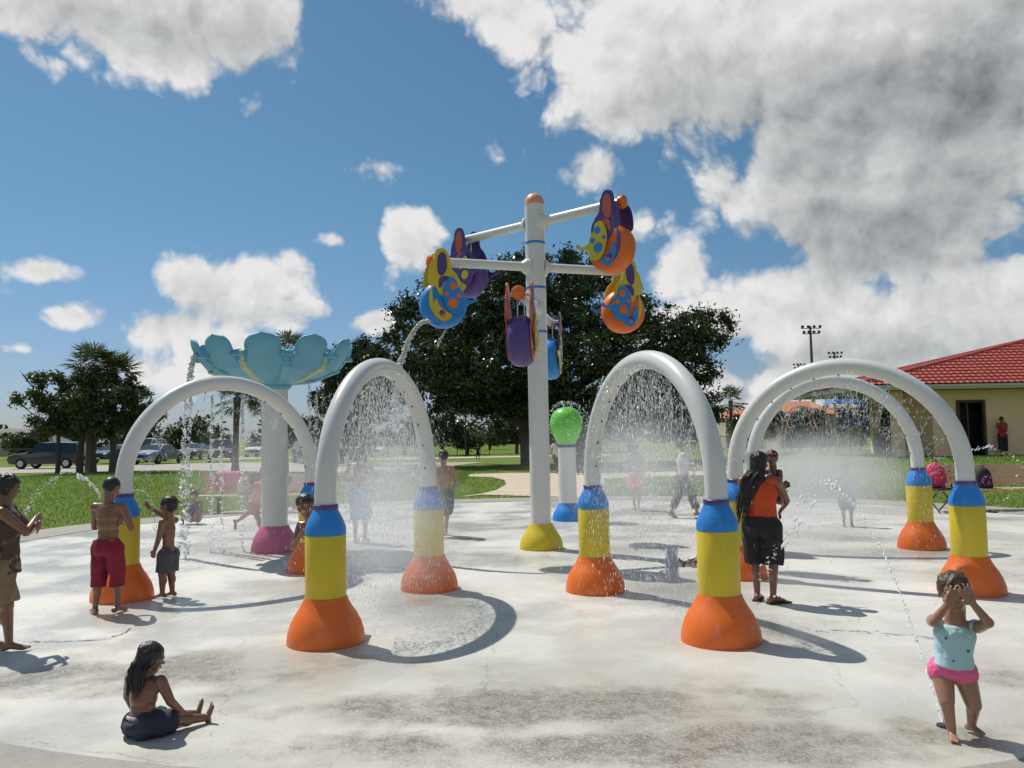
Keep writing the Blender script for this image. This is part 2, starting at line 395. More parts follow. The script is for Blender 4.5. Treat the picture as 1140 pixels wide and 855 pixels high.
def b_pad(nt_, b):
    q = NB(nt_); p = q.n('ShaderNodeNewGeometry').outputs['Position']
    big = q.noise(p,.35,5,.6); mid = q.noise(p,1.7,6,.6,(4,2,0)); fine = q.noise(p,38,5,.75); grain = q.noise(p,150,3,.85); cl = q.noise(p,11,5,.7,(1,7,0))
    c = q.mix(q.ss(big,.35,.68),(.47,.465,.42),(.63,.62,.58))
    c = q.mix(q.m('MULTIPLY',q.ss(mid,.50,.72),.22), c, (.42,.39,.30))         # lime and rust film
    c = q.mix(q.m('MULTIPLY',q.ss(q.noise(p,.8,4,.6,(9,9,0)),.53,.70),.35), c, (.38,.41,.40))
    c = q.mix(q.m('MULTIPLY',q.ss(grain,.42,.68),.42), c, (.33,.31,.26))
    c = q.mix(q.m('MULTIPLY',q.ss(fine,.57,.66),.45), c, (.74,.73,.69))
    # drains of grit where the water runs off
    e = q.m('MAXIMUM', q.ellipse(p,(.15,5.35),(2.0,.62)), q.ellipse(p,(.9,4.65),(2.2,.50)))
    e = q.m('MAXIMUM', e, q.m('MULTIPLY',q.ellipse(p,(-2.9,6.3),(2.1,.75)),.8))
    e = q.m('MAXIMUM', e, q.m('MULTIPLY',q.ellipse(p,(-.9,4.75),(1.3,.35)),.8))
    e = q.m('MAXIMUM', e, q.m('MULTIPLY',q.ellipse(p,(3.5,5.8),(.6,.4)),.6))
    e = q.m('MAXIMUM', e, q.m('MULTIPLY',q.ellipse(p,(-4.5,4.9),(1.4,.8)),.9))
    g = q.ss(q.m('ADD',e,q.m('MULTIPLY',q.m('SUBTRACT',mid,.5),2.0)),.05,.75)
    c = q.mix(q.m('MULTIPLY',q.ss(q.m('ADD',e,q.m('MULTIPLY',q.m('SUBTRACT',mid,.5),2.0)),-.35,.5),.32),c,(.40,.36,.28))
    speck = q.ss(q.m('ADD',q.m('MULTIPLY',fine,.68),q.m('MULTIPLY',cl,.32)),.44,.56)
    c = q.mix(q.m('MULTIPLY',g,q.m('ADD',q.m('MULTIPLY',speck,.70),.24)), c, (.12,.105,.08))
    rust = q.m('MAXIMUM', q.ellipse(p,(-1.62,7.0),(.75,.6)), q.ellipse(p,(1.72,6.8),(.75,.6)))
    c = q.mix(q.m('MULTIPLY',q.ss(q.m('ADD',rust,q.m('MULTIPLY',q.m('SUBTRACT',mid,.5),.8)),.0,.9),.22), c, (.55,.30,.15))
    c = q.mix(q.m('MULTIPLY',q.m('MULTIPLY',g,q.ss(fine,.54,.62)),.6), c, (.62,.60,.55))  # pale specks over the grit: wet glints painted into the colour
    # hairline cracks
    vo = q.n('ShaderNodeTexVoronoi', feature='DISTANCE_TO_EDGE'); vo.inputs['Scale'].default_value=.33
    wp = q.n('ShaderNodeVectorMath', operation='ADD'); nz = q.n('ShaderNodeTexNoise'); nz.inputs['Scale'].default_value=5; nz.inputs['Detail'].default_value=5
    q.l(p,nz.inputs['Vector']); sc2 = q.n('ShaderNodeVectorMath', operation='SCALE'); q.l(nz.outputs['Color'],sc2.inputs[0]); sc2.inputs[3].default_value=.22
    q.l(p,wp.inputs[0]); q.l(sc2.outputs[0],wp.inputs[1]); q.l(wp.outputs[0],vo.inputs['Vector'])
    c = q.mix(q.m('MULTIPLY',q.m('MULTIPLY',q.ss(vo.outputs['Distance'],.0035,.0),q.ss(cl,.42,.56)),.5), c, (.16,.15,.13))
    q.l(c,b.inputs['Base Color'])
    wet = q.ss(q.m('ADD',q.noise(p,.6,4,.6,(3,3,0)),q.m('MULTIPLY',fine,.12)),.44,.66)
    q.l(q.m('SUBTRACT',.62,q.m('MULTIPLY',q.m('MAXIMUM',wet,q.m('MULTIPLY',g,.9)),.43)),b.inputs['Roughness'])
    bu = q.n('ShaderNodeBump'); bu.inputs['Strength'].default_value=.7; bu.inputs['Distance'].default_value=.014
    h = q.m('ADD',q.m('MULTIPLY',fine,q.m('ADD',q.m('MULTIPLY',g,1.3),.22)),q.m('MULTIPLY',grain,.14))
    q.l(h,bu.inputs['Height']); q.l(bu.outputs[0],b.inputs['Normal'])
m_pad, ntp, bp = newmat('wet_pale_concrete'); b_pad(ntp,bp)
def conc(name, a, c2, d):
    def f(nt_, b):
        q = NB(nt_); p = q.n('ShaderNodeNewGeometry').outputs['Position']
        mid=q.noise(p,.9,6,.65); fine=q.noise(p,18,5,.7)
        c=q.mix(q.ss(mid,.3,.7),a,c2); c=q.mix(q.m('MULTIPLY',q.ss(fine,.4,.7),.4),c,d); q.l(c,b.inputs['Base Color'])
        bu=q.n('ShaderNodeBump'); bu.inputs['Strength'].default_value=.4; bu.inputs['Distance'].default_value=.01; q.l(fine,bu.inputs['Height']); q.l(bu.outputs[0],b.inputs['Normal'])
    return ground_mat(name,f,.8)
KERB = conc('grey_border_concrete',(.25,.24,.21),(.33,.31,.26),(.16,.15,.12))
PATH = conc('tan_path_concrete',(.46,.37,.27),(.54,.45,.34),(.36,.28,.2))
ROAD = conc('pale_asphalt',(.30,.27,.24),(.36,.33,.29),(.22,.2,.18))

# terrain: one sheet to the horizon
xs = np.unique(np.concatenate([np.linspace(-60,60,121), np.sign(np.linspace(-1,1,61))*60*np.power(50,np.abs(np.linspace(-1,1,61)))]))
ys = np.unique(np.concatenate([np.linspace(-20,120,141), -20-np.power(10,np.linspace(0,3,12)), 120*np.power(25,np.linspace(0,1,25))]))
XX,YY = np.meshgrid(xs,ys); ZZ = terr(XX,YY)-.012
V = np.stack([XX,YY,ZZ],-1).reshape(-1,3); nx=len(xs); ny=len(ys)
ii,jj = np.meshgrid(np.arange(nx-1),np.arange(ny-1)); a=(jj*nx+ii).ravel()
Fq = np.stack([a,a+1,a+1+nx,a+nx],-1)
tag(mesh_obj('ground',V,Fq,GRASS,smooth=True),kind='structure')

def sheet(name, poly, z, m, drape=True):
    "flat area as a fine grid of triangles, following the terrain"
    bm = bmesh.new(); vs=[bm.verts.new((p[0],p[1],0)) for p in poly]; bm.faces.new(vs)
    bmesh.ops.triangulate(bm, faces=bm.faces[:])
    if drape:
        for _ in range(5):
            es=[e for e in bm.edges if e.calc_length()>3]
            if not es: break
            bmesh.ops.subdivide_edges(bm, edges=es, cuts=1); bmesh.ops.triangulate(bm, faces=[f for f in bm.faces if len(f.verts)>3])
    for v in bm.verts: v.co.z = tz(v.co.x,v.co.y)+z
    bmesh.ops.recalc_face_normals(bm, faces=bm.faces)
    for f in bm.faces:
        if f.normal.z<0: f.normal_flip()
    me=bpy.data.meshes.new(name); bm.to_mesh(me); bm.free(); me.materials.append(m)
    return tag(link(bpy.data.objects.new(name,me)),kind='structure')
def ring(name, inner, outer, z, m, lip=0.):
    n=len(inner); v=[(p.x,p.y,z) for p in inner]+[(p.x,p.y,z) for p in outer]+[(p.x,p.y,z-lip-.05) for p in outer]+[(p.x,p.y,z-.1) for p in inner]
    f=[[i,(i+1)%n,n+(i+1)%n,n+i] for i in range(n)]+[[n+i,n+(i+1)%n,2*n+(i+1)%n,2*n+i] for i in range(n)]+[[3*n+i,3*n+(i+1)%n,(i+1)%n,i] for i in range(n)]
    o=mesh_obj(name,v,f,m); tag(o,kind='structure'); return o
inner = offset(pad,0); outer = offset(pad,1.25)
if (outer[0]-Vector((0,13,0))).length < (inner[0]-Vector((0,13,0))).length: outer = offset(pad,-1.25)
sheet('splash_pad', pad, .022, m_pad, False)
ring('pad_border', inner, outer, .032, KERB)
def gp(l): return [G(*p) for p in l]
# tan path leaving the pad and crossing the lawn
path = gp([(512,553),(540,551),(600,553),(668,554),(672,545),(672,533),(760,530),(870,527),(870,523),(760,525),(676,527),(640,527),(570,526.5),(524,528),(520,530.5),(548,531.5),(562,535),(563,540),(552,546),(535,550)])
sheet('path', path, .010, PATH)
sheet('far_path', [(-30,72),(9,72),(9,76.5),(-30,78)], .010, PATH)
sheet('road', [(-75,42.8),(-9.6,45.2),(-4,52),(-2,60),(-14,60),(-75,52.5)], .008, ROAD)
sheet('terrace', gp([(1055,571),(1085,568.5),(1140,566),(1200,572),(1200,592),(1100,585)])+[], .012, PATH)

# grass blades near the pad: one mass
def blades(name, pts, h, wd, m):
    n=len(pts); a=rng.random(n)*6.283; hh=h*(.5+rng.random(n)); lean=rng.normal(0,.35,(n,2))*hh[:,None]
    dx=np.cos(a)*wd; dy=np.sin(a)*wd
    z=terr(pts[:,0],pts[:,1])-.012
    v0=np.stack([pts[:,0]-dx,pts[:,1]-dy,z],-1); v1=np.stack([pts[:,0]+dx,pts[:,1]+dy,z],-1); v2=np.stack([pts[:,0]+lean[:,0],pts[:,1]+lean[:,1],z+hh],-1)
    return mesh_obj(name,np.stack([v0,v1,v2],1).reshape(-1,3),np.arange(3*n).reshape(-1,3),m)
GB = leafmat('grass_blade',(.10,.20,.022),(.24,.35,.065),.6,.35)
def inpoly(P, poly):
    x,y=P[:,0],P[:,1]; c=np.zeros(len(P),bool); n=len(poly)
    for i in range(n):
        x1,y1=poly[i][0],poly[i][1]; x2,y2=poly[i-1][0],poly[i-1][1]
        with np.errstate(divide='ignore',invalid='ignore'):
            c ^= ((y1>y)!=(y2>y)) & (x<(x2-x1)*(y-y1)/(y2-y1+1e-12)+x1)
    return c
P = np.concatenate([np.stack([rng.uniform(-24,-2,70000),rng.uniform(13,44,70000)],-1), np.stack([rng.uniform(-6,8,16000),rng.uniform(22,42,16000)],-1), np.stack([rng.uniform(5,22,44000),rng.uniform(13,36,44000)],-1)])
keep = ~inpoly(P,outer) & ~inpoly(P,path) & (np.abs(P[:,0])<P[:,1]*.72)
terrp = gp([(1055,571),(1085,568.5),(1140,566),(1200,572),(1200,592),(1100,585)]); keep &= ~inpoly(P,terrp)
tag(blades('grass',P[keep],.07,.012,GB),'short green grass blades covering the lawn around the splash pad','grass',kind='stuff')

# ------------------------------------------------------------------ trees
BARK = lambda: mat('bark', (.085,.065,.05), .9, .35, 5, bump=.8)
def leaves(centers, radii, n, size, flat=.5, up=.35):
    "n leaf quads in clumps through the given ellipsoids"
    centers=np.array(centers,float); radii=np.array(radii,float)
    wt=radii.prod(1)**(2/3); k=rng.choice(len(centers),n,p=wt/wt.sum())
    d=rng.normal(size=(n,3)); d/=np.linalg.norm(d,axis=1)[:,None]
    r=np.minimum(np.abs(rng.normal(0,.62,n)),1.25+.2*rng.random(n))
    p=centers[k]+d*radii[k]*r[:,None]
    return p
def clumps(blobs, per, rc):
    "small clump spheres scattered over the surfaces of big lobes"
    C=[];Rr=[]
    for (c,r) in blobs:
        m=int(per*(r[0]*r[1]*r[2])**(2/3))
        d=rng.normal(size=(m,3)); d/=np.linalg.norm(d,axis=1)[:,None]; t=.45+.6*rng.random(m)**.6
        q=np.array(c)+d*np.array(r)*t[:,None]
        C.append(q); s=rc*(.6+.8*rng.random(m)); Rr.append(np.stack([s,s,s*.75],-1))
    return np.concatenate(C),np.concatenate(Rr)
def leafquads(p, size):
    n=len(p); a=rng.normal(size=(n,3)); a/=np.linalg.norm(a,axis=1)[:,None]
    b=np.cross(a,rng.normal(size=(n,3))); b/=np.linalg.norm(b,axis=1)[:,None]
    s=size*(.6+.8*rng.random(n))[:,None]; a=a*s; b=b*s*.42
    V=np.stack([p-a,p-b*1.0+a*.1,p+a,p+b+a*.1],1).reshape(-1,3); return V,np.arange(4*n).reshape(-1,4)
LM = {'dark':lambda:leafmat('leaf_dark',(.012,.022,.008),(.075,.11,.028),.28,.10),
 'oak':lambda:leafmat('leaf_olive',(.045,.06,.022),(.13,.145,.055),.5,.2),
 'mid':lambda:leafmat('leaf_mid',(.035,.06,.016),(.09,.13,.035),.5,.22),
 'far':lambda:leafmat('leaf_far',(.035,.055,.03),(.075,.10,.05),.6,.15)}
def tree(name, loc, blobs, trunk, n, size, per, rc, leaf, label, group=None, limbs=6, cat='tree', tr=.3):
    root = empty(name, loc, label=label, cat=cat, group=group)
    B = MB(); top = Vector(trunk[-1]); B.tube(trunk,[tr*(1.25-.55*i/(len(trunk)-1)) for i in range(len(trunk))],10)
    for i,(c,r) in enumerate(blobs[:limbs]):
        s=Vector(trunk[-2]).lerp(top,.5+.5*random.random()); e=Vector(c); mid=s.lerp(e,.5)+Vector((random.uniform(-.4,.4),0,random.uniform(-.5,.1)))
        B.tube([s,mid,e],[tr*.5,tr*.33,tr*.1],7)
        for k in range(3):
            dd=Vector((random.uniform(-1,1)*r[0],random.uniform(-1,1)*r[1],random.uniform(-.3,.9)*r[2]))*.8
            B.tube([mid.lerp(e,.5),e+dd*.5,e+dd],[tr*.18,tr*.12,tr*.03],5)
    B.obj('trunk',BARK(),root)
    C,Rr=clumps(blobs,per,rc); p=leaves(C,Rr,n,size); V,Fc_=leafquads(p,size)
    mesh_obj('crown',V,Fc_,LM[leaf](),root)
    return root
# the big shade tree behind the pad
Yt=52.; 
def bp_(px,py,rx,ry,dy=0,Y=Yt): 
    q=W(px,py,Y+dy); k=Y/CF; return ((q.x,q.y-Y,q.z),(rx*k,min(rx,95)*k*.9,ry*k))
BT=[bp_(432,405,32,32,1),bp_(470,378,46,48),bp_(520,355,65,62),bp_(590,345,75,62,2),bp_(655,350,75,58),bp_(725,385,62,50,-1),bp_(770,395,42,48),bp_(495,432,52,26),bp_(560,430,70,34,-1),bp_(640,430,80,36,-2),bp_(730,440,62,40),bp_(775,460,30,30),bp_(455,425,28,24,1),bp_(610,310,60,28),bp_(505,318,36,24),bp_(540,395,90,50,-2),bp_(680,400,90,50,-2),bp_(600,455,55,18,1),bp_(520,452,40,16,2),bp_(690,462,60,20,1),bp_(790,365,24,22),bp_(447,348,16,14),bp_(750,470,46,22,2)]
tree('shade_tree',(0,Yt,0),BT,[(1.2,0,-.1),(1.1,0,1.0),(.9,0,2.2),(1.0,0,3.2)],230000,.125,8.5,.7,'dark','huge dark broad-crowned shade tree standing behind the tall white pole',None,20,'tree',.62)

def palm(name, base, h, rcrown, nf, label, group=None, lean=(0,0), dead=True):
    root=empty(name,(base[0],base[1],tz(base[0],base[1])-.05),label=label,cat='palm tree',group=group)
    B=MB(); pts=[Vector((lean[0]*t*t,lean[1]*t*t,h*t)) for t in np.linspace(0,1,7)]
    B.tube(pts,[.24,.17,.155,.15,.15,.17,.2],9); B.obj('trunk',mat('palm_bark',(.12,.10,.08),.9,.3,9,bump=.9),root)
    top=pts[-1]; V=[];Fs=[]
    for i in range(nf):
        a=random.random()*6.283; e=random.uniform(-.75,1.35); d=Vector((math.cos(a)*math.cos(e),math.sin(a)*math.cos(e),math.sin(e)))
        Lp=rcrown*random.uniform(.45,.62); c=top+d*Lp+Vector((0,0,-.12*Lp)); side=d.cross(Vector((0,0,1))).normalized(); upv=side.cross(d)
        V+= [top+side*.02,top-side*.02,c]; n0=len(V)-3; Fs.append([n0,n0+1,n0+2])
        rl=rcrown*random.uniform(.42,.6)
        for k in range(13):
            t=R(-105+210*k/12); dr=(d*math.cos(t)+side*math.sin(t)).normalized(); tip=c+dr*rl*(.75+.25*math.cos(t))+Vector((0,0,-rl*.28*random.random()-.1*rl))
            wv=dr.cross(upv).normalized()*.05*rl; md=c.lerp(tip,.55)+upv*.03
            n0=len(V); V+=[c,md-wv,tip,md+wv]; Fs.append([n0,n0+1,n0+2,n0+3])
    mesh_obj('crown',V,Fs,leafmat('leaf_palm',(.05,.07,.02),(.14,.165,.055),.4,.2),root)
    return root
# palms and oaks by the car park, left
for k,(px,h,r_,lab) in enumerate([(103,6.5,1.75,'tall cabbage palm, second from right in the left clump of trees'),(126,6.0,1.6,'cabbage palm at the right end of the left clump of trees'),(86,5.4,1.5,'shorter cabbage palm with its crown deep in the left clump of trees')]):
    g_=W(px,518,44.); palm('cabbage_palm',(g_.x,44.+ (1.2 if k==2 else 0)),h*.9,r_,46,lab,'cabbage palms by the car park')
def mk(c,r): return (c,r)
g_=W(64,518,43.); g_.y=43.
tree('oak_tree',(g_.x,g_.y,.2),[mk((-.9,0,4.6),(1.0,1,.9)),mk((.1,0,4.0),(1.5,1.3,1.2)),mk((-.8,.3,3.0),(1.1,1,1.)),mk((.7,0,3.0),(1.2,1.2,1.1)),mk((-1.9,0,5.4),(.5,.5,.4)),mk((-2.2,0,3.9),(.5,.5,.35)),mk((.6,0,5.0),(.9,.9,.7))],[(0,0,-.1),(.05,0,1),(.02,0,2.1),(.1,0,3)],12000,.11,6,.42,'oak','thin small-leaved oak at the left end of the clump of trees',None,7,'tree',.11)
g_=W(88,518,43.5)
tree('leafy_tree',(g_.x+.2,g_.y-.3,.2),[mk((.3,0,3.7),(1.6,1.4,1.2)),mk((1.9,.4,3.9),(1.5,1.3,1.2)),mk((3.0,.2,2.9),(1.1,1.1,.9)),mk((.9,0,2.6),(1.5,1.2,.7)),mk((-.6,0,2.7),(.9,1,.6)),mk((2.4,0,4.7),(.8,.8,.6))],[(0,0,-.1),(.0,0,1),(.1,0,2),(.3,0,2.8)],24000,.12,8,.45,'oak','dense olive-green tree in the middle of the left clump',None,6,'tree',.16)
# trees behind the blue flower
for px,Y,h,r_,lab,ln in [(317,40,6.3,1.35,'tall palm whose crown shows just above the blue flower bowl',(0,0)),(262,42,4.0,1.3,'dark palm seen under the left arch, left of the flower pole',(.1,0)),(405,44,4.0,1.2,'palm with dark crown to the right of the flower pole',(-.1,0)),(296,46,3.9,1.2,'dark palm standing close beside the left side of the flower pole',(0,0))]:
    q=W(px,500,Y); palm('fan_palm',(q.x,Y),h,r_,44,lab,'palms behind the flower sprinkler',ln)
q=W(815,490,70); palm('fan_palm',(q.x,70),4.2,1.7,30,'small palm beside the orange-roofed house right of the shade tree')
q=W(835,470,62)
# background trees one can tell apart
bgt=[(492,84,3.4,3.6,'dark tree in the gap just left of the shade tree trunk'),(575,88,3.6,3.8,'dark tree right behind the trunk of the shade tree'),(450,92,3.2,3.4,'dark tree seen through the right side of the front left arch'),(640,88,3.6,3.6,'dark tree behind the green ball sprinkler'),(700,86,3.6,3.6,'dark tree seen through the arch right of the pole'),(760,84,3.4,3.4,'dark tree at the right edge beneath the shade tree crown'),(888,84,3.2,3.2,'dark tree behind the left half of the playground'),(925,88,3.4,3.3,'dark tree right behind the blue slide tower'),(960,86,3.4,3.2,'dark bushy tree behind the lower end of the slide'),(20,120,3.4,3.2,'round tree at the far left edge beyond the car park'),(30,95,2.6,2.6,'bushy tree left of the thin oak beyond the road'),(160,90,3.2,3.0,'dark tree right behind the left clump, by the left arch leg'),(205,85,2.8,2.8,'tree beyond the silver car seen through the left arch'),(235,110,3.4,2.6,'low wide tree beyond the red car'),(340,75,3.2,3.0,'leafy tree between the flower pole and the front left arch'),(380,60,2.6,2.4,'bushy tree beside the palm behind the front left arch'),(520,85,2.4,2.1,'small bright tree under the left side of the shade tree crown'),(545,120,3.6,2.4,'far tree seen below the shade tree crown'),(845,95,4.2,3.6,'dark tree right of the shade tree behind the playground fence'),(870,80,3.0,3.0,'dark tree behind the orange playground arch'),(905,90,3,3.2,'tree behind the playground posts'),(975,75,3.2,3.4,'dark tree between the blue slide and the pavilion'),(1005,70,2.8,3.0,'dark tree close to the left end of the pavilion'),(945,110,3.8,3.8,'tall tree beyond the blue slide')]
for i,(px,Y,rx,h,lab) in enumerate(bgt):
    q=W(px,490,Y)
    bl=[((random.uniform(-.5,.5)*rx,random.uniform(-.5,.5),h*random.uniform(.62,1.05)),(rx*random.uniform(.4,.62),rx*.5,h*random.uniform(.28,.36))) for _ in range(6)]+[((0,0,h*.75),(rx*.8,rx*.7,h*.42))]
    tree('background_tree',(q.x,Y,tz(q.x,Y)),bl,[(0,0,-.1),(.05,0,.4*h),(.1,0,.5*h),(0,0,.62*h)],9000,.16,5,.5,'mid' if px in(520,205,340) else 'dark' if px in (160,845,870,1005,975,492,575,450,640,700,760,888,925,960) else 'oak',lab,'trees beyond the lawn',5,'tree',.16)
q=W(392,505,57); kk=57/CF
tree('broadleaf_tree',(q.x,57,0),[((-.6,0,6.9),(1.6,1.6,1.5)),((1.2,0,6.6),(1.9,1.6,1.7)),((.2,0,5.0),(2.6,2,1.6)),((-1.6,0,4.8),(1.2,1.2,1.2)),((2.2,0,4.8),(1.5,1.4,1.4)),((.6,0,3.6),(2.0,1.6,.9)),((.4,0,8.1),(1.0,1,.8))],[(0,0,-.1),(.1,0,1.2),(.05,0,2.4),(.2,0,3.6)],42000,.13,8,.6,'dark','dark leafy tree between the flower bowl and the shade tree, above the front left arch',None,7,'tree',.26)
# far wood as one mass
C=[];Rr=[]
for x in np.arange(-260,300,5.):
    h=5.2+2.6*math.sin(x*.05)+random.uniform(-1.2,1.6); C.append((x+random.uniform(-2,2),200+random.uniform(-18,18),h*.5)); Rr.append((4.2,4,h*.62))
C=np.array(C);Rr=np.array(Rr); C2,R2=clumps(list(zip(C,Rr)),2.2,1.6); V,Fc_=leafquads(leaves(C2,R2,70000,.6),.62)
tag(mesh_obj('far_wood',V,Fc_,LM['far']()),'dark line of far woodland along the horizon','woodland',kind='stuff')

# ------------------------------------------------------------------ splash features
bell = [(.33,0),(.332,.03),(.325,.09),(.30,.17),(.262,.24),(.222,.30),(.195,.35),(.183,.385)]
def arch(fa, fb, label):
    A=Vector(fa); B_=Vector(fb); root=empty('water_arch',((A.x+B_.x)/2,(A.y+B_.y)/2,.022),math.atan2(B_.y-A.y,B_.x-A.x),label=label,cat='water arch',group='white arches on coloured bases')
    S=(A-B_).length/2
    for s in (-1,1):
        lg=MB().lathe(bell,(s*S,0,0),36).obj('base',ORANGE(),root)
        MB().lathe([(.172,.383),(.175,.392),(.175,.905),(.170,.915)],(s*S,0,0),36).obj('column',YELLOW(),root)
        MB().lathe([(.168,.913),(.176,.922),(.176,.965),(.168,1.0),(.148,1.05),(.122,1.10),(.106,1.135)],(s*S,0,0),36).obj('shoulder',BLUE(),root)
        MB().lathe([(.106,1.134),(.110,1.14),(.110,1.172),(.106,1.176)],(s*S,0,0),32).obj('collar',PURPLE(),root)
    rt=.094; zc=1.28; H_=2.565-rt-zc
    pts=[(-S,0,1.174),(-S,0,1.23)]+[(-S*math.cos(t),0,zc+H_*math.sin(t)) for t in np.linspace(0,math.pi,49)]+[(S,0,1.23),(S,0,1.174)]
    MB().tube(pts,rt,24).obj('tube',WHITE(),root)
    noz=[]
    for t in np.linspace(.10,math.pi-.10,13):
        c=Vector((-S*math.cos(t),0,zc+H_*math.sin(t))); d=Vector((S*math.cos(t)/S**1,0,-math.sin(t))); d=Vector((math.cos(t),0,-math.sin(t))).normalized()
        rot=d.to_track_quat('Z','Y').to_matrix()
        MB().lathe([(.013,-.01),(.013,.006),(.008,.010)],c+d*rt,8,rot).obj('nozzle',DARK(),root); noz.append((c+d*rt,d))
    return root,noz,S
FEET=dict(An=(-1.645,7.14),Af=(-1.0,9.54),Bn=(1.71,6.93),Bf=(.89,9.23),Cn=(-4.42,9.26),Cf=(-2.72,11.01),Dr=(4.83,8.75),Dl=(2.70,9.95),Er=(5.96,12.05),El=(3.55,12.10))
def f3(k): return (*FEET[k],0)
A_=arch(f3('An'),f3('Af'),'white arch in the middle left, its front orange base nearest the sitting girl')
B_=arch(f3('Bn'),f3('Bf'),'white arch right of the tall pole, its front base nearest the woman in orange')
C_=arch(f3('Cn'),f3('Cf'),'white arch at the far left in front of the blue flower')
D_=arch(f3('Dl'),f3('Dr'),'large white arch on the right, its right base behind the toddler')
E_=arch(f3('El'),f3('Er'),'white arch farthest right and back, seen inside the large right arch')

# tall pole with tipping buckets
pc=G(603,613); pc=Vector((.41,12.77,.022))
tower=empty('water_tower_pole',pc,0,label='tall white pole with six arms, blue bands and yellow base in the centre',cat='water feature')
k_=1.0
MB().lathe([(r*1.02,z*.98) for r,z in bell],(0,0,0),36).obj('base',YELLOW(),tower)
MB().lathe([(.158,.375),(.158,5.42)],(0,0,0),32).obj('pole',WHITE(),tower)
MB().lathe([(.16,5.42),(.158,5.47),(.14,5.53),(.10,5.58),(.05,5.605),(.01,5.61)],(0,0,0),32).obj('dome_cap',mat('salmon_fibreglass',(.70,.27,.16),.45,.1,5),tower)
for z in (4.80,4.08,3.38): MB().lathe([(.161,z-.02),(.161,z+.02)],(0,0,0),32).obj('band',BLUE(),tower)
for k in range(16):
    MB().ell((.155*math.cos(R(-75)),.155*math.sin(R(-75)),2.9+.16*k),.008,n=6,m=4).obj('rivet',mat('brass',(.4,.28,.1),.4),tower)
ARMS=[(-41,5.13,1.62),(19,4.42,1.68),(-101,3.74,1.55)]
ends=[]
for azd,z,Ln in ARMS:
    for s in (1,-1):
        d=Vector((math.cos(R(azd)),math.sin(R(azd)),0))*s
        MB().tube([d*.10+Vector((0,0,z)),d*(Ln)+Vector((0,0,z))],.072,18).obj('arm',WHITE(),tower)
        MB().tube([d*.12+Vector((0,0,z)),d*.17+Vector((0,0,z)),d*.24+Vector((0,0,z))],[.14,.13,.075],18).obj('arm_flange',WHITE(),tower)
        rot=d.to_track_quat('Z','Y').to_matrix()
        MB().lathe([(.072,-.0),(.098,.004),(.102,.03),(.09,.07),(.05,.09),(.01,.095)],d*Ln+Vector((0,0,z)),20,rot).obj('arm_cap',ORANGE(),tower)
        ends.append((pc+d*Ln+Vector((0,0,z)),math.atan2(d.y,d.x)))
def poly2(pts,n=5): return [(p.x,p.y) for p in spline([(x,y,0) for x,y in pts],n)]
def circ(cx,cz,r,n=18,sx=1): return [(cx+r*sx*math.cos(2*math.pi*k/n),cz+r*math.sin(2*math.pi*k/n)) for k in range(n)]
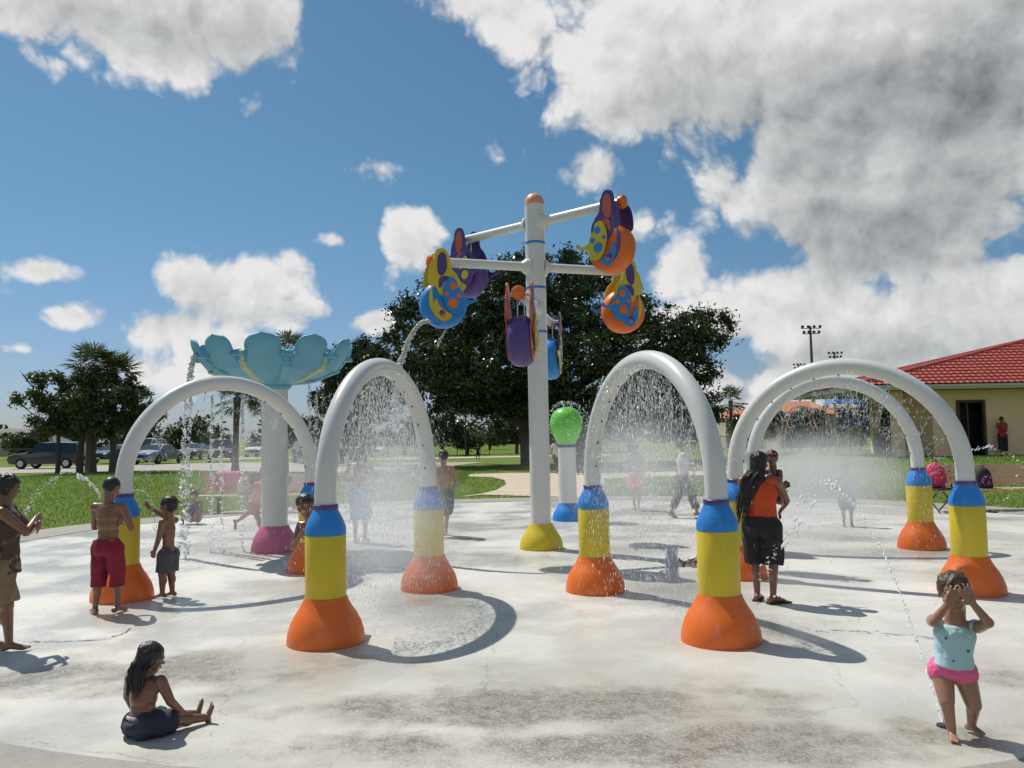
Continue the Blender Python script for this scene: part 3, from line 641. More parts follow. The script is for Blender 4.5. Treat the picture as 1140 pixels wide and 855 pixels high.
def bucket(end, ang, lab, drum, wing, wingin, head, dots, eye, turn=0):
    root=empty('tipping_bucket',end,ang,label=lab,cat='tipping bucket',group='tipping water buckets on the pole arms')
    # local: +x outward along the arm; shapes run inward (u=-x)
    Mx=lambda l:[(-u,v) for u,v in l]
    dc=(-.16,-.66)
    ym=.165; prof=[(.02,-ym),(.24,-ym),(.31,-ym+.02),(.352,-ym+.07),(.365,0),(.352,ym-.07),(.31,ym-.02),(.24,ym),(.02,ym)]
    rot=Matrix.Rotation(R(90),3,'X')
    MB().lathe(prof,(dc[0],0,dc[1]),36,rot).obj('drum',drum,root)
    WG=poly2([(0,.10),(.08,.17),(.17,.15),(.23,.03),(.25,-.12),(.33,-.22),(.40,-.36),(.36,-.52),(.24,-.60),(.1,-.55),(.0,-.40),(-.02,-.15)])
    WI=poly2([(.05,.06),(.10,.11),(.16,.08),(.18,-.04),(.17,-.16),(.10,-.25),(.04,-.2),(.03,-.05)])
    WJ=poly2([(.06,-.30),(.13,-.25),(.23,-.27),(.30,-.36),(.24,-.34),(.14,-.33),(.09,-.42),(.05,-.42)])
    HD=poly2([(.14,-.36),(.22,-.27),(.31,-.30),(.34,-.40),(.40,-.47),(.43,-.56),(.50,-.60),(.58,-.60),(.60,-.565),(.635,-.575),(.635,-.62),(.60,-.635),(.57,-.65),(.50,-.66),(.44,-.70),(.40,-.80),(.30,-.84),(.2,-.78),(.13,-.64),(.11,-.5)])
    ES=poly2([(.02,-.60),(.06,-.70),(.16,-.78),(.26,-.84),(.16,-.93),(.05,-.90),(-.02,-.78),(-.02,-.66)])
    CR2=poly2([(-.05,-.42),(-.04,-.6),(.0,-.78),(.06,-.9),(-.03,-.82),(-.09,-.68),(-.09,-.52)])
    TL=poly2([(-.03,-.02),(.03,-.06),(.03,-.35),(-.03,-.42),(-.10,-.36),(-.09,-.15)])
    for s in (-1,1):
        def plate(nm,poly,m,lo,hi):
            a,b=sorted((s*(ym+lo),s*(ym+hi))); return MB().prism(Mx(poly),a,b).obj(nm,m,root)
        plate('wing',WG,wing,.004,.022); plate('wing_patch',WI,wingin,.022,.029); plate('wing_stripe',WJ,wingin,.022,.028)
        plate('tail',TL,wing,.0045,.018)
        plate('head',HD,head,.030,.048)
        plate('drum_stripe',CR2,wing,.0042,.010)
        plate('eye_patch',ES,eye,.0045,.014); plate('pupil',circ(.10,-.81,.045),PURPLE(),.014,.02); plate('iris',circ(.115,-.845,.03),ORANGE(),.020,.024)
        for (cx,cz,r) in ((.27,-.40,.055),(.36,-.54,.04),(.26,-.66,.078),(.16,-.52,.035)): plate('spot',circ(cx,cz,r),dots,.048,.053)
    MB().tube([(-.16,-.05,-.05),(-.16,-.05,-.34)],.01,6).tube([(-.16,.05,-.05),(-.16,.05,-.34)],.01,6).obj('hanger',mat('steel',(.5,.5,.5),.3,metal=1),root)
    MB().tube([(-.12,-ym-.02,0),(-.12,ym+.02,0)],.03,10).obj('pivot',WHITE(),root)
    return root
OR,YE,BL,PU=ORANGE(),YELLOW(),BLUE(),PURPLE()
RD=mat('brick_red_fibreglass',(.50,.10,.05),.5,.15,5)
bucket(*ends[0],'orange round bucket with yellow blue-dotted head at the top right arm',OR,PU,RD,YE,BL,BL)
bucket(*ends[1],'purple bucket with orange wing at the back end of the top left arm',PU,PU,RD,PU,YE,YE)
bucket(*ends[2],'orange round bucket with blue orange-dotted head at the lower right arm',OR,YE,PU,BL,OR,BL)
bucket(*ends[3],'blue round bucket with yellow wing and orange dots at the left arm',BL,YE,PU,BL,OR,YE)
bucket(*ends[4],'purple bucket seen edge-on with orange eye, on the arm pointing at the camera',PU,RD,PU,YE,BL,OR)
bucket(*ends[5],'blue bucket seen edge-on half hidden behind the pole',BL,PU,RD,YE,BL,YE)

# blue flower sprinkler
fc=Vector((-3.82,13.05,.022))
fl=empty('flower_sprinkler',fc,0,label='giant pale blue flower bowl on a thick white pole with pink base',cat='water feature')
MB().lathe([(.36,0),(.362,.03),(.35,.12),(.31,.24),(.25,.34),(.22,.40)],(0,0,0),36).obj('base',PINK(),fl)
MB().lathe([(.205,.39),(.205,2.62)],(0,0,0),32).obj('pole',WHITE(),fl)
MB().lathe([(.21,2.56),(.26,2.60),(.26,2.66),(.22,2.70)],(0,0,0),32).obj('collar',SKY(),fl)
MB().lathe([(.20,2.62),(.40,2.66),(.75,2.76),(1.02,2.90),(1.05,2.93),(1.02,2.95),(.75,2.81),(.40,2.71),(.15,2.68)],(0,0,0),60).obj('bowl',SKY(),fl)
SKY2=mat('cream_rib',(.45,.5,.34),.4,.1,4)
for k in range(10):
    a0=R(-90+8+36*k)
    V=[];nu,nv=12,20
    for side in (0,1):
        for j in range(nv+1):
            t=j/nv; z=2.84+.50*t; r=1.0+.30*math.sin(t*1.5)-.02*side-.03*t*t
            hw=(.36-.10*t/.5*(2-t/.5)) if t<.5 else .26*max(0,1-((t-.5)/.5)**2.6)**.5
            for i in range(nu+1):
                u=-1+2*i/nu; a=a0+u*hw/1.12; rr=r-.05*(1-u*u)*0+.045*u*u*-1
                V.append((rr*math.cos(a),rr*math.sin(a),z))
    Fs=[];m_=(nu+1)*(nv+1)
    for j in range(nv):
        for i in range(nu):
            q=j*(nu+1)+i; Fs.append([q,q+1,q+nu+2,q+nu+1]); Fs.append([m_+q+nu+1,m_+q+nu+2,m_+q+1,m_+q])
    for j in range(nv):
        q=j*(nu+1); Fs.append([q,q+nu+1,m_+q+nu+1,m_+q]); q+=nu; Fs.append([q+nu+1,q,m_+q,m_+q+nu+1])
    mesh_obj('petal',V,Fs,SKY(),fl,True)
    a=a0+R(18); d=Vector((math.cos(a),math.sin(a),0)); rot=Matrix.Rotation(a,3,'Z')
    MB().box(d*1.13+Vector((0,0,3.02)),(.20,.20,.02),rot).box(d*1.13+Vector((0,0,3.04))+rot@Vector((0,.1,0)),(.20,.02,.05),rot).box(d*1.13+Vector((0,0,3.04))+rot@Vector((0,-.1,0)),(.20,.02,.05),rot).obj('spout',SKY(),fl)
    MB().tube([d*.24+Vector((0,0,2.655)),d*.62+Vector((0,0,2.72)),d*.98+Vector((0,0,2.88)),d*1.06+Vector((0,0,3.1))],[.02,.05,.07,.04],8).obj('rib',SKY2 if k%2 else SKY(),fl)

# green ball sprinkler
q=G(634,582); gb=empty('ball_sprinkler',(q.x,q.y+.3,.022),0,label='lime green ball on a white post with blue base, behind the tall pole',cat='water feature')
MB().lathe([(r,z*.95) for r,z in bell],(0,0,0),32).obj('base',BLUE(),gb)
MB().lathe([(.185,.36),(.185,1.50)],(0,0,0),28).obj('post',WHITE(),gb)
MB().lathe([(.19,1.50),(.19,1.56)],(0,0,0),28).obj('collar',PURPLE(),gb)
MB().lathe([(.18,1.56),(.20,1.60),(.26,1.72),(.32,1.84),(.345,1.98),(.335,2.08),(.30,2.18),(.24,2.26),(.16,2.31),(.08,2.335),(.01,2.34)],(0,0,0),36).obj('ball',LIME(),gb)

# ------------------------------------------------------------------ water
def wmat():
    if 'water' in MATS: return MATS['water']
    m,nt_,b=newmat('spray_water'); b.inputs['Base Color'].default_value=(.93,.95,.97,1); b.inputs['Roughness'].default_value=.12; b.inputs['Specular IOR Level'].default_value=.7
    tr=nt_.nodes.new('ShaderNodeBsdfTranslucent'); tr.inputs[0].default_value=(.93,.95,.97,1); ms=nt_.nodes.new('ShaderNodeMixShader'); ms.inputs[0].default_value=.5
    nt_.links.new(b.outputs[0],ms.inputs[1]); nt_.links.new(tr.outputs[0],ms.inputs[2]); nt_.links.new(ms.outputs[0],nt_.nodes['Material Output'].inputs[0])
    MATS['water']=m; return m
def drops(P, r, stretch=None):
    "small octahedral beads, P (n,3), r (n,), stretch (n,3) axis vectors"
    n=len(P); base=np.array([[1,0,0],[-1,0,0],[0,1,0],[0,-1,0],[0,0,1],[0,0,-1]],float)
    V=P[:,None,:]+base[None]*r[:,None,None]
    if stretch is not None: V=V+base[None,:,2:3]*stretch[:,None,:]
    F0=np.array([[0,2,4],[2,1,4],[1,3,4],[3,0,4],[2,0,5],[1,2,5],[3,1,5],[0,3,5]])
    return V.reshape(-1,3),(F0[None]+6*np.arange(n)[:,None,None]).reshape(-1,3)
def jet(name, pts, r, n, label, spread=.02, group='water jets arching over the pad', grow=1., taper=None):
    S_=np.array([tuple(p) for p in spline(pts,14,False)]); t=np.sort(rng.random(n)); idx=t*(len(S_)-1); i=np.clip(idx.astype(int),0,len(S_)-2); f=(idx-i)[:,None]
    P=S_[i]*(1-f)+S_[i+1]*f; T=S_[i+1]-S_[i]; T/=np.linalg.norm(T,axis=1)[:,None]+1e-9
    P=P+rng.normal(0,1,(n,3))*(spread*(.2+grow*t))[:,None]
    rr=r*(.35+rng.random(n)**2*1.1); V,Fc_=drops(P,rr,T*(rr*rng.uniform(.3,2.4,n))[:,None])
    o=mesh_obj(name,V,Fc_,wmat(),smooth=True); return tag(o,label,'water jet',group)
jet('water_jet',[W(112,553,8.3),W(104,541,8.2),W(78,525,8.0),W(52,540,7.9),W(30,568,7.8),W(18,600,7.7)],.012,190,'arc of water falling towards the arms of the woman at the left edge',.02)
jet('water_jet',[G(1052,813),W(1034,755,5.25),W(1012,688,5.8),W(988,625,6.4),W(962,577,6.9),W(940,550,7.3)],.0058,620,'long jet rising from the nozzle beside the toddler and curling over the pad',.007)
jet('water_jet',[W(945,556,7.2),W(925,538,7.4),W(908,538,7.5)],.011,46,'loose drops at the top of the long jet',.03)
jet('water_jet',[W(872,610,7.5),W(884,590,7.5),W(898,562,7.5),W(912,542,7.5)],.012,60,'broken water splashing against the back of the woman in orange',.05)
jet('water_jet',[W(866,604,7.4),W(855,630,7.5),W(848,664,7.55)],.013,36,'water drops running down the black shorts of the woman in orange',.05)
jet('water_jet',[W(1078,502,9.6),W(1100,498,9.6),W(1120,505,9.6),W(1140,520,9.6),W(1155,540,9.6)],.012,110,'arc of drops above the bench at the right edge',.03)
jet('water_jet',[W(1132,530,9.6),W(1118,555,9.6),W(1108,566,9.6)],.014,26,'scattered drops falling in front of the bench',.06)
jet('water_jet',[W(147,546,9.0),W(160,547,8.95),W(168,560,8.9),W(172,580,8.9),W(173,592,8.9)],.006,240,'small spout of water by the raised hand of the little boy',.012)
for k,(px,py,pb) in enumerate([(207,400,585),(213,392,590),(236,440,578),(247,440,582),(270,440,575),(352,440,520),(344,408,520)]):
    top=W(px,py,13.05 if k!=1 else 11.9); 
    if k in(0,1): top=W(218,392,12.4)
    lab=['outermost','second from the outside','third','fourth','fifth','sixth','seventh'][k]
    e=top.copy(); e.z=.05
    if k<2: e.x-=.12+.1*k
    m2=top.lerp(e,.12); m2.x=e.x*.5+top.x*.5
    jet('falling_stream',[top,m2,top.lerp(e,.5)*.3+Vector((e.x,e.y,top.lerp(e,.5).z))*.7,e],.024 if k<2 else .019,520 if k<2 else 460,'stream falling from the blue flower bowl, %s from the left'%lab,.024,'streams falling from the flower bowl')
# bucket pouring
jet('pouring_water',[W(477,357,11.9),W(466,362,11.9),W(456,377,11.9),W(449,395,11.9),W(444,412,11.9),W(441,440,11.9),W(440,480,11.9)],.028,1300,'water pouring out of the blue bucket over the middle left arch',.02,None)
jet('pouring_water',[W(497,366,11.9),W(492,374,11.9),W(488,386,11.9)],.014,80,'thin trickle dripping below the blue bucket',.02,None)

def arch_spray(A, name, n_fan, length, n_rain, label, fan=.55):
    root,noz,S=A; M=root.matrix_basis if False else (Matrix.Translation(root.location)@Matrix.Rotation(root.rotation_euler.z,4,'Z'))
    Ps=[];Rs=[];Ss=[]
    for c,d in noz:
        n=n_fan; a=rng.uniform(-fan,fan,n); side=np.array([-d.z,0,d.x]); dn=np.array(d)
        dirs=dn[None]*np.cos(a)[:,None]+side[None]*np.sin(a)[:,None]+rng.normal(0,.05,(n,3))
        edge=rng.random(n)<.35; a2=np.where(rng.random(n)<.5,-fan,fan); dirs[edge]=(dn[None]*np.cos(a2)[:,None]+side[None]*np.sin(a2)[:,None])[edge]
        t=length*rng.random(n)**.6; p=np.array(c)[None]+dirs*t[:,None]; p[:,2]-=.6*t*t
        Ps.append(p); Rs.append(np.full(n,.0028)*(.5+rng.random(n))); Ss.append(dirs*(rng.uniform(.006,.035,n))[:,None])
    # rain inside the arch
    n=n_rain; t=rng.uniform(.15,math.pi-.15,n); x=-S*np.cos(t)*rng.random(n)**.6; zt_=1.28+1.15*np.sqrt(np.maximum(0,1-(x/S)**2)); z=zt_*rng.random(n)**.6
    p=np.stack([x,rng.normal(0,.10+.16*(1-z/2.5),n),z],-1); Ps.append(p); Rs.append(.0017*(.4+rng.random(n)**2*1.8)); Ss.append(np.stack([rng.normal(0,.002,n),rng.normal(0,.002,n),-rng.uniform(.004,.035,n)],-1))
    P=np.concatenate(Ps); V,Fc_=drops(P,np.concatenate(Rs),np.concatenate(Ss))
    Mn=np.array(M); V=V@Mn[:3,:3].T+Mn[:3,3]
    return tag(mesh_obj(name,V,Fc_,wmat()),label,'water spray',kind='stuff')
arch_spray(A_,'water_spray',150,.42,12000,'fine water spray filling the middle left arch')
arch_spray(B_,'water_spray',140,.34,9500,'fine water spray filling the arch right of the pole')
arch_spray(C_,'water_spray',70,.22,1200,'thin water fans inside the far left arch',.4)
arch_spray(D_,'water_spray',60,.25,1800,'water fans under the large right arch',.4)
arch_spray(E_,'water_spray',120,.30,2200,'triangular water fans inside the farthest right arch',.42)
# spray over the green ball
n=700; a=rng.uniform(0,6.283,n); e=rng.uniform(-.3,1.4,n); t=rng.random(n)
q0=np.array(gb.location)+np.array([0,0,2.05]); dirs=np.stack([np.cos(a)*np.cos(e),np.sin(a)*np.cos(e),np.sin(e)],-1)
P=q0+dirs*(.36+.45*t)[:,None]; P[:,2]-=.9*t*t
V,Fc_=drops(P,.006*(.4+rng.random(n)),dirs*.02*rng.random(n)[:,None]); tag(mesh_obj('water_spray',V,Fc_,wmat()),'spray bursting around the lime green ball','water spray',kind='stuff')
# mist: soft clouds of fine droplets
def mist(c, r, dens, label):
    m=bpy.data.materials.new('mist'); m.use_nodes=True; nt_=m.node_tree
    for x in list(nt_.nodes):
        if x.type!='OUTPUT_MATERIAL': nt_.nodes.remove(x)
    v=nt_.nodes.new('ShaderNodeVolumePrincipled'); v.inputs['Density'].default_value=dens; v.inputs['Color'].default_value=(.93,.95,.97,1); v.inputs['Anisotropy'].default_value=.25
    q=NB(nt_); tco=q.n('ShaderNodeTexCoord').outputs['Object']; sc_=q.n('ShaderNodeVectorMath',operation='MULTIPLY'); q.l(tco,sc_.inputs[0]); sc_.inputs[1].default_value=tuple(1/x for x in r)
    ln=q.n('ShaderNodeVectorMath',operation='LENGTH'); q.l(sc_.outputs[0],ln.inputs[0]); wisp=q.noise(tco,1.6,3,.6)
    q.l(q.m('MULTIPLY',q.m('MULTIPLY',q.ss(ln.outputs['Value'],1.,.15),dens*2.1),q.ss(wisp,.28,.68,.45,1.35)),v.inputs['Density'])
    nt_.links.new(v.outputs[0],nt_.nodes['Material Output'].inputs['Volume'])
    o=MB().ell((0,0,0),r,n=28,m=18).obj('mist',m,None,True,ang=180); o.location=c; tag(o,label,'mist',kind='stuff'); return o
mist((-1.25,8.5,.85),(1.0,1.5,.95),.20,'white mist hanging inside the middle left arch')
mist((-1.5,9.6,1.15),(.85,1.3,1.25),.20,'mist drifting behind the middle left arch')
mist((1.35,9.6,1.2),(.85,1.5,1.15),.22,'white mist hanging inside the arch right of the pole')
mist((2.0,13.3,1.3),(2.3,2.2,1.0),.06,'thin mist over the pad behind the right of the pole')
mist((4.6,12.1,1.0),(1.7,1.0,1.05),.30,'white mist hanging inside the farthest right arch')
mist((4.7,13.8,.9),(2.2,1.6,1.1),.22,'mist drifting behind the farthest right arch')
mist((-4.0,14.0,1.0),(2.2,1.4,1.3),.12,'mist around the flower sprinkler pole')

# ------------------------------------------------------------------ pavilion with the red roof
def building():
    X0,Y0,Z0=15.3,36.2,.42; D=9.; X1=42.
    root=empty('pavilion',(X0,Y0,Z0),0,label='cream pavilion with a red ribbed roof and dark doorway at the right edge',cat='building')
    ze=3.18; zr=6.05
    wallm=mat('cream_stucco',(.84,.60,.37),.85,.08,2,bump=.25,bscale=40)
    wx=3.9
    B=MB()
    # front wall with an opening
    ox0,ox1,oz=5.0,6.3,2.65
    B.box(((wx+ox0)/2,1.15,ze/2),(ox0-wx,.25,ze)).box(((ox1+X1-X0)/2,1.15,ze/2),(X1-X0-ox1,.25,ze)).box(((ox0+ox1)/2,1.15,(oz+ze)/2),(ox1-ox0,.25,ze-oz))
    B.box((wx+.125,2.5,ze/2),(.25,2.44,ze-.002)).box(((wx+X1-X0)/2,3.85,ze/2),(X1-X0-wx,.25,ze-.004))
    B.obj('wall',wallm,root,False)
    MB().box((2.35,1.2,ze/2),(.42,.42,ze)).obj('pillar',wallm,root,False)
    MB().box((4.3,D-1.2,ze/2),(.42,.42,ze)).obj('pillar',wallm,root,False)
    dm=mat('opening_shade',(.012,.012,.012),.7)
    MB().box(((ox0+ox1)/2,1.9,oz/2),(ox1-ox0+.6,.05,oz+.3)).obj('doorway_shade',dm,root,False)  # near-black sheet behind the opening, the room's shade put in as colour
    f=mat('dark_door_frame',(.05,.028,.018),.6)
    MB().box((ox0+.06,1.0,oz/2),(.12,.12,oz)).box((ox1-.06,1.0,oz/2),(.12,.12,oz)).box(((ox0+ox1)/2,1.0,oz-.06),(ox1-ox0-.24,.12,.12)).box((ox0+.48,1.0,oz*.5),(.07,.06,oz-.2)).obj('door_frame',f,root,False)
    MB().box((ox0+.27,1.86,oz*.78),(.14,.03,.45)).obj('window',mat('pale_glass',(.55,.6,.62),.2),root,False)
    # fascia and soffit
    fm=mat('pale_fascia',(.52,.50,.43),.6)
    L_=X1-X0
    MB().box((L_/2,0,ze+.06),(L_,.06,.22)).box((0.03,D/2,ze+.06),(.06,D-.08,.22)).obj('fascia',fm,root,False)
    MB().box((L_/2,-.07,ze+.10),(L_,.09,.10)).obj('gutter',fm,root,False)
    MB().box((L_/2+.05,D/2,ze-.04),(L_-.12,D-.12,.04)).obj('soffit',mat('soffit_brown',(.20,.15,.11),.8),root,False)
    # roof faces: ribbed sheets with stepped courses
    rise=zr-ze-.16; run=D/2; hipx=12.3
    def sheet_(o,u,v,ulen,rn,x_at):
        "ribbed sheet: u along the eave, v up the slope; x_at(t)=(u0,u1) trimmed at slope fraction t"
        V=[];F=[]
        nrm=Vector(u).cross(Vector(v)).normalized(); nrm=nrm if nrm.z>0 else -nrm
        nR=int(ulen/.28); rows=17; prev=None
        per=4; cols=nR*per
        for j in range(rows):
            for e in (0,1):
                t=(j+e)/rows; h0=.05 if e==0 else .0
                u0,u1=x_at(t)
                for i in range(cols+1):
                    uu=u0+(u1-u0)*i/cols if False else min(max(ulen*i/cols,u0),u1)
                    rib=.045*abs(math.sin(math.pi*(ulen*i/cols)/.28))
                    V.append(Vector(o)+Vector(u)*uu+Vector(v)*(rn*t)+nrm*(rib+h0))
        w_=cols+1
        for j in range(rows*2-1):
            for i in range(cols):
                a=j*w_+i
                if (V[a]-V[a+1]).length<1e-5 and (V[a+w_]-V[a+w_+1]).length<1e-5: continue
                F.append([a,a+1,a+1+w_,a+w_])
        return V,F
    rm=mat('red_roof_tile',(.36,.075,.055),.42,.18,1.2)
    sv=Vector((0,run,rise)).normalized(); sl_=math.hypot(run,rise)
    V,F=sheet_((-.12,-.12,ze+.15),(1,0,0),sv,L_,sl_,lambda t:(hipx*t,L_))
    mesh_obj('roof',V,F,rm,root)
    sv2=Vector((hipx,0,rise)).normalized(); sl2=math.hypot(hipx,rise)
    V,F=sheet_((-.12,D+.12,ze+.15),(0,-1,0),sv2,D+.24,sl2,lambda t:(run*t,D+.24-run*t))
    mesh_obj('roof',V,F,rm,root)
    mesh_obj('roof',[(0,D,ze+.16),(L_,D,ze+.16),(L_,run,zr),(hipx,run,zr)],[[0,1,2,3]],rm,root)
    MB().tube([(-.1,-.1,ze+.22),(hipx,run,zr+.05)],.09,8).tube([(hipx,run,zr+.05),(L_,run,zr+.05)],.09,8).tube([(-.1,D+.1,ze+.22),(hipx,run,zr+.05)],.09,8).obj('ridge_cap',rm,root)
    MB().tube([(wx+8.2,.98,2.6),(wx+8.2,.98,2.62)],.12,8).obj('wall_lamp',fm,root)
    return root
building()

# ------------------------------------------------------------------ stadium lights
for px,pt,Y,lab,nl in [(902,363,120,'tallest floodlight mast above the large right arch',8),(929,392,165,'middle-height floodlight mast just right of the tallest',7),(889,405,200,'lowest, farthest floodlight mast left of the tallest',6)]:
    q=W(px,pt,Y); root=empty('floodlight_mast',(q.x,Y,0),0,label=lab,cat='floodlight',group='floodlight masts')
    MB().tube([(0,0,-.1),(0,0,q.z)],[.30,.16],10).obj('mast',mat('weathered_steel',(.08,.085,.09),.6),root)
    fr=MB(); 
    for r_ in (0,1):
        fr.box((0,-.1,q.z-.35-.8*r_),(2.9-.4*r_,.10,.10))
    fr.obj('crossbar',mat('weathered_steel',(.08,.085,.09),.6),root,False)
    for r_ in (0,1):
        for k in range(4):
            x=(-1.3+2.6*k/3)*(1-.15*r_)
            rot=Matrix.Rotation(R(55),3,'X')
            MB().lathe([(.10,0),(.22,.2),(.25,.3),(.24,.3)],(x,-.2,q.z-.28-.8*r_),12,rot).obj('lamp_head',DARK(),root)

# ------------------------------------------------------------------ orange roofed house far off
def house(px0,px1,py,Y,lab,h=3.2,rf=(.50,.17,.07)):
    a=W(px0,py,Y); b=W(px1,py,Y); w_=b.x-a.x; root=empty('house',((a.x+b.x)/2,Y,0),0,label=lab,cat='house')
    MB().box((0,3,h/2),(w_*.9,6,h)).obj('wall',mat('pale_render',(.42,.36,.27),.9),root,False)
    zt=a.z; B=MB(); x=w_/2
    B.add([(-x,-.6,h),(x,-.6,h),(x,6.6,h),(-x,6.6,h),(-x*.45,3,zt),(x*.45,3,zt)],[[0,1,5,4],[1,2,5],[2,3,4,5],[3,0,4],[3,2,1,0]]).obj('roof',mat('orange_tile_%.1f'%rf[0],rf,.7,.25,2),root,False)
    for k in (-.3,0,.3): MB().box((w_*k,-.02,1.6),(w_*.12,.06,1.1)).obj('window',mat('dark_glass',(.03,.035,.04),.15),root,False)
house(868,932,446,85,'orange-roofed house behind the playground, left of the blue slide',3.6)
house(805,850,455,100,'small house with orange roof between the shade tree and the right arch',3.6)
q0=house(930,965,447,105,'low tan-roofed house right behind the blue slide tower',3.4,(.35,.25,.16))
house(-40,60,478,150,'long low building beyond the car park at the far left',2.6,(.12,.11,.10))
house(350,420,478,140,'low pale-roofed building beyond the car park, seen in the front left arch',2.4,(.2,.17,.15))

# ------------------------------------------------------------------ fences
def fence(p0,p1,h,lab,step=3.,mesh=True):
    p0=Vector(p0);p1=Vector(p1); L_=(p1-p0).length; root=empty('chain_link_fence',(p0.x,p0.y,tz(p0.x,p0.y)),math.atan2(p1.y-p0.y,p1.x-p0.x),label=lab,cat='fence')
    n=int(L_/step)
    for k in range(n+1): MB().tube([(k*L_/n,0,-.1),(k*L_/n,0,h)],.035,6).obj('post',DARK(),root)
    B=MB().tube([(0,0,h),(L_,0,h)],.025,6).tube([(0,0,.08),(L_,0,.08)],.02,6); B.obj('rail',DARK(),root)
    if mesh:
        B=MB(); s=.16; k=0; x=-h
        while x<L_:
            for sg in (0,1):
                a=(x,0,0) if sg==0 else (x+h,0,0); b=(x+h,0,h) if sg==0 else (x,0,h)
                if a[0]>=-.01 and b[0]>=-.01 and a[0]<=L_ and b[0]<=L_:
                    w_=.006; n0=len(B.v); B.v+=[Vector((a[0]-w_,0,a[2])),Vector((a[0]+w_,0,a[2])),Vector((b[0]+w_,0,b[2])),Vector((b[0]-w_,0,b[2]))]; B.f.append([n0,n0+1,n0+2,n0+3])
            x+=s
        B.obj('wire_mesh',DARK(),root,False)
fence((-9,83),(14,83),2.6,'dark chain-link fence beyond the lawn under the shade tree')
fence((12,60),(33,60),1.5,'low black fence round the playground on the right',3)
fence((-75,92),(-20,92),1.3,'long low dark fence beyond the car park on the left',4,False)
fence((-20,92),(-9,88),1.3,'short dark fence joining the left fence to the tall one',4,False)

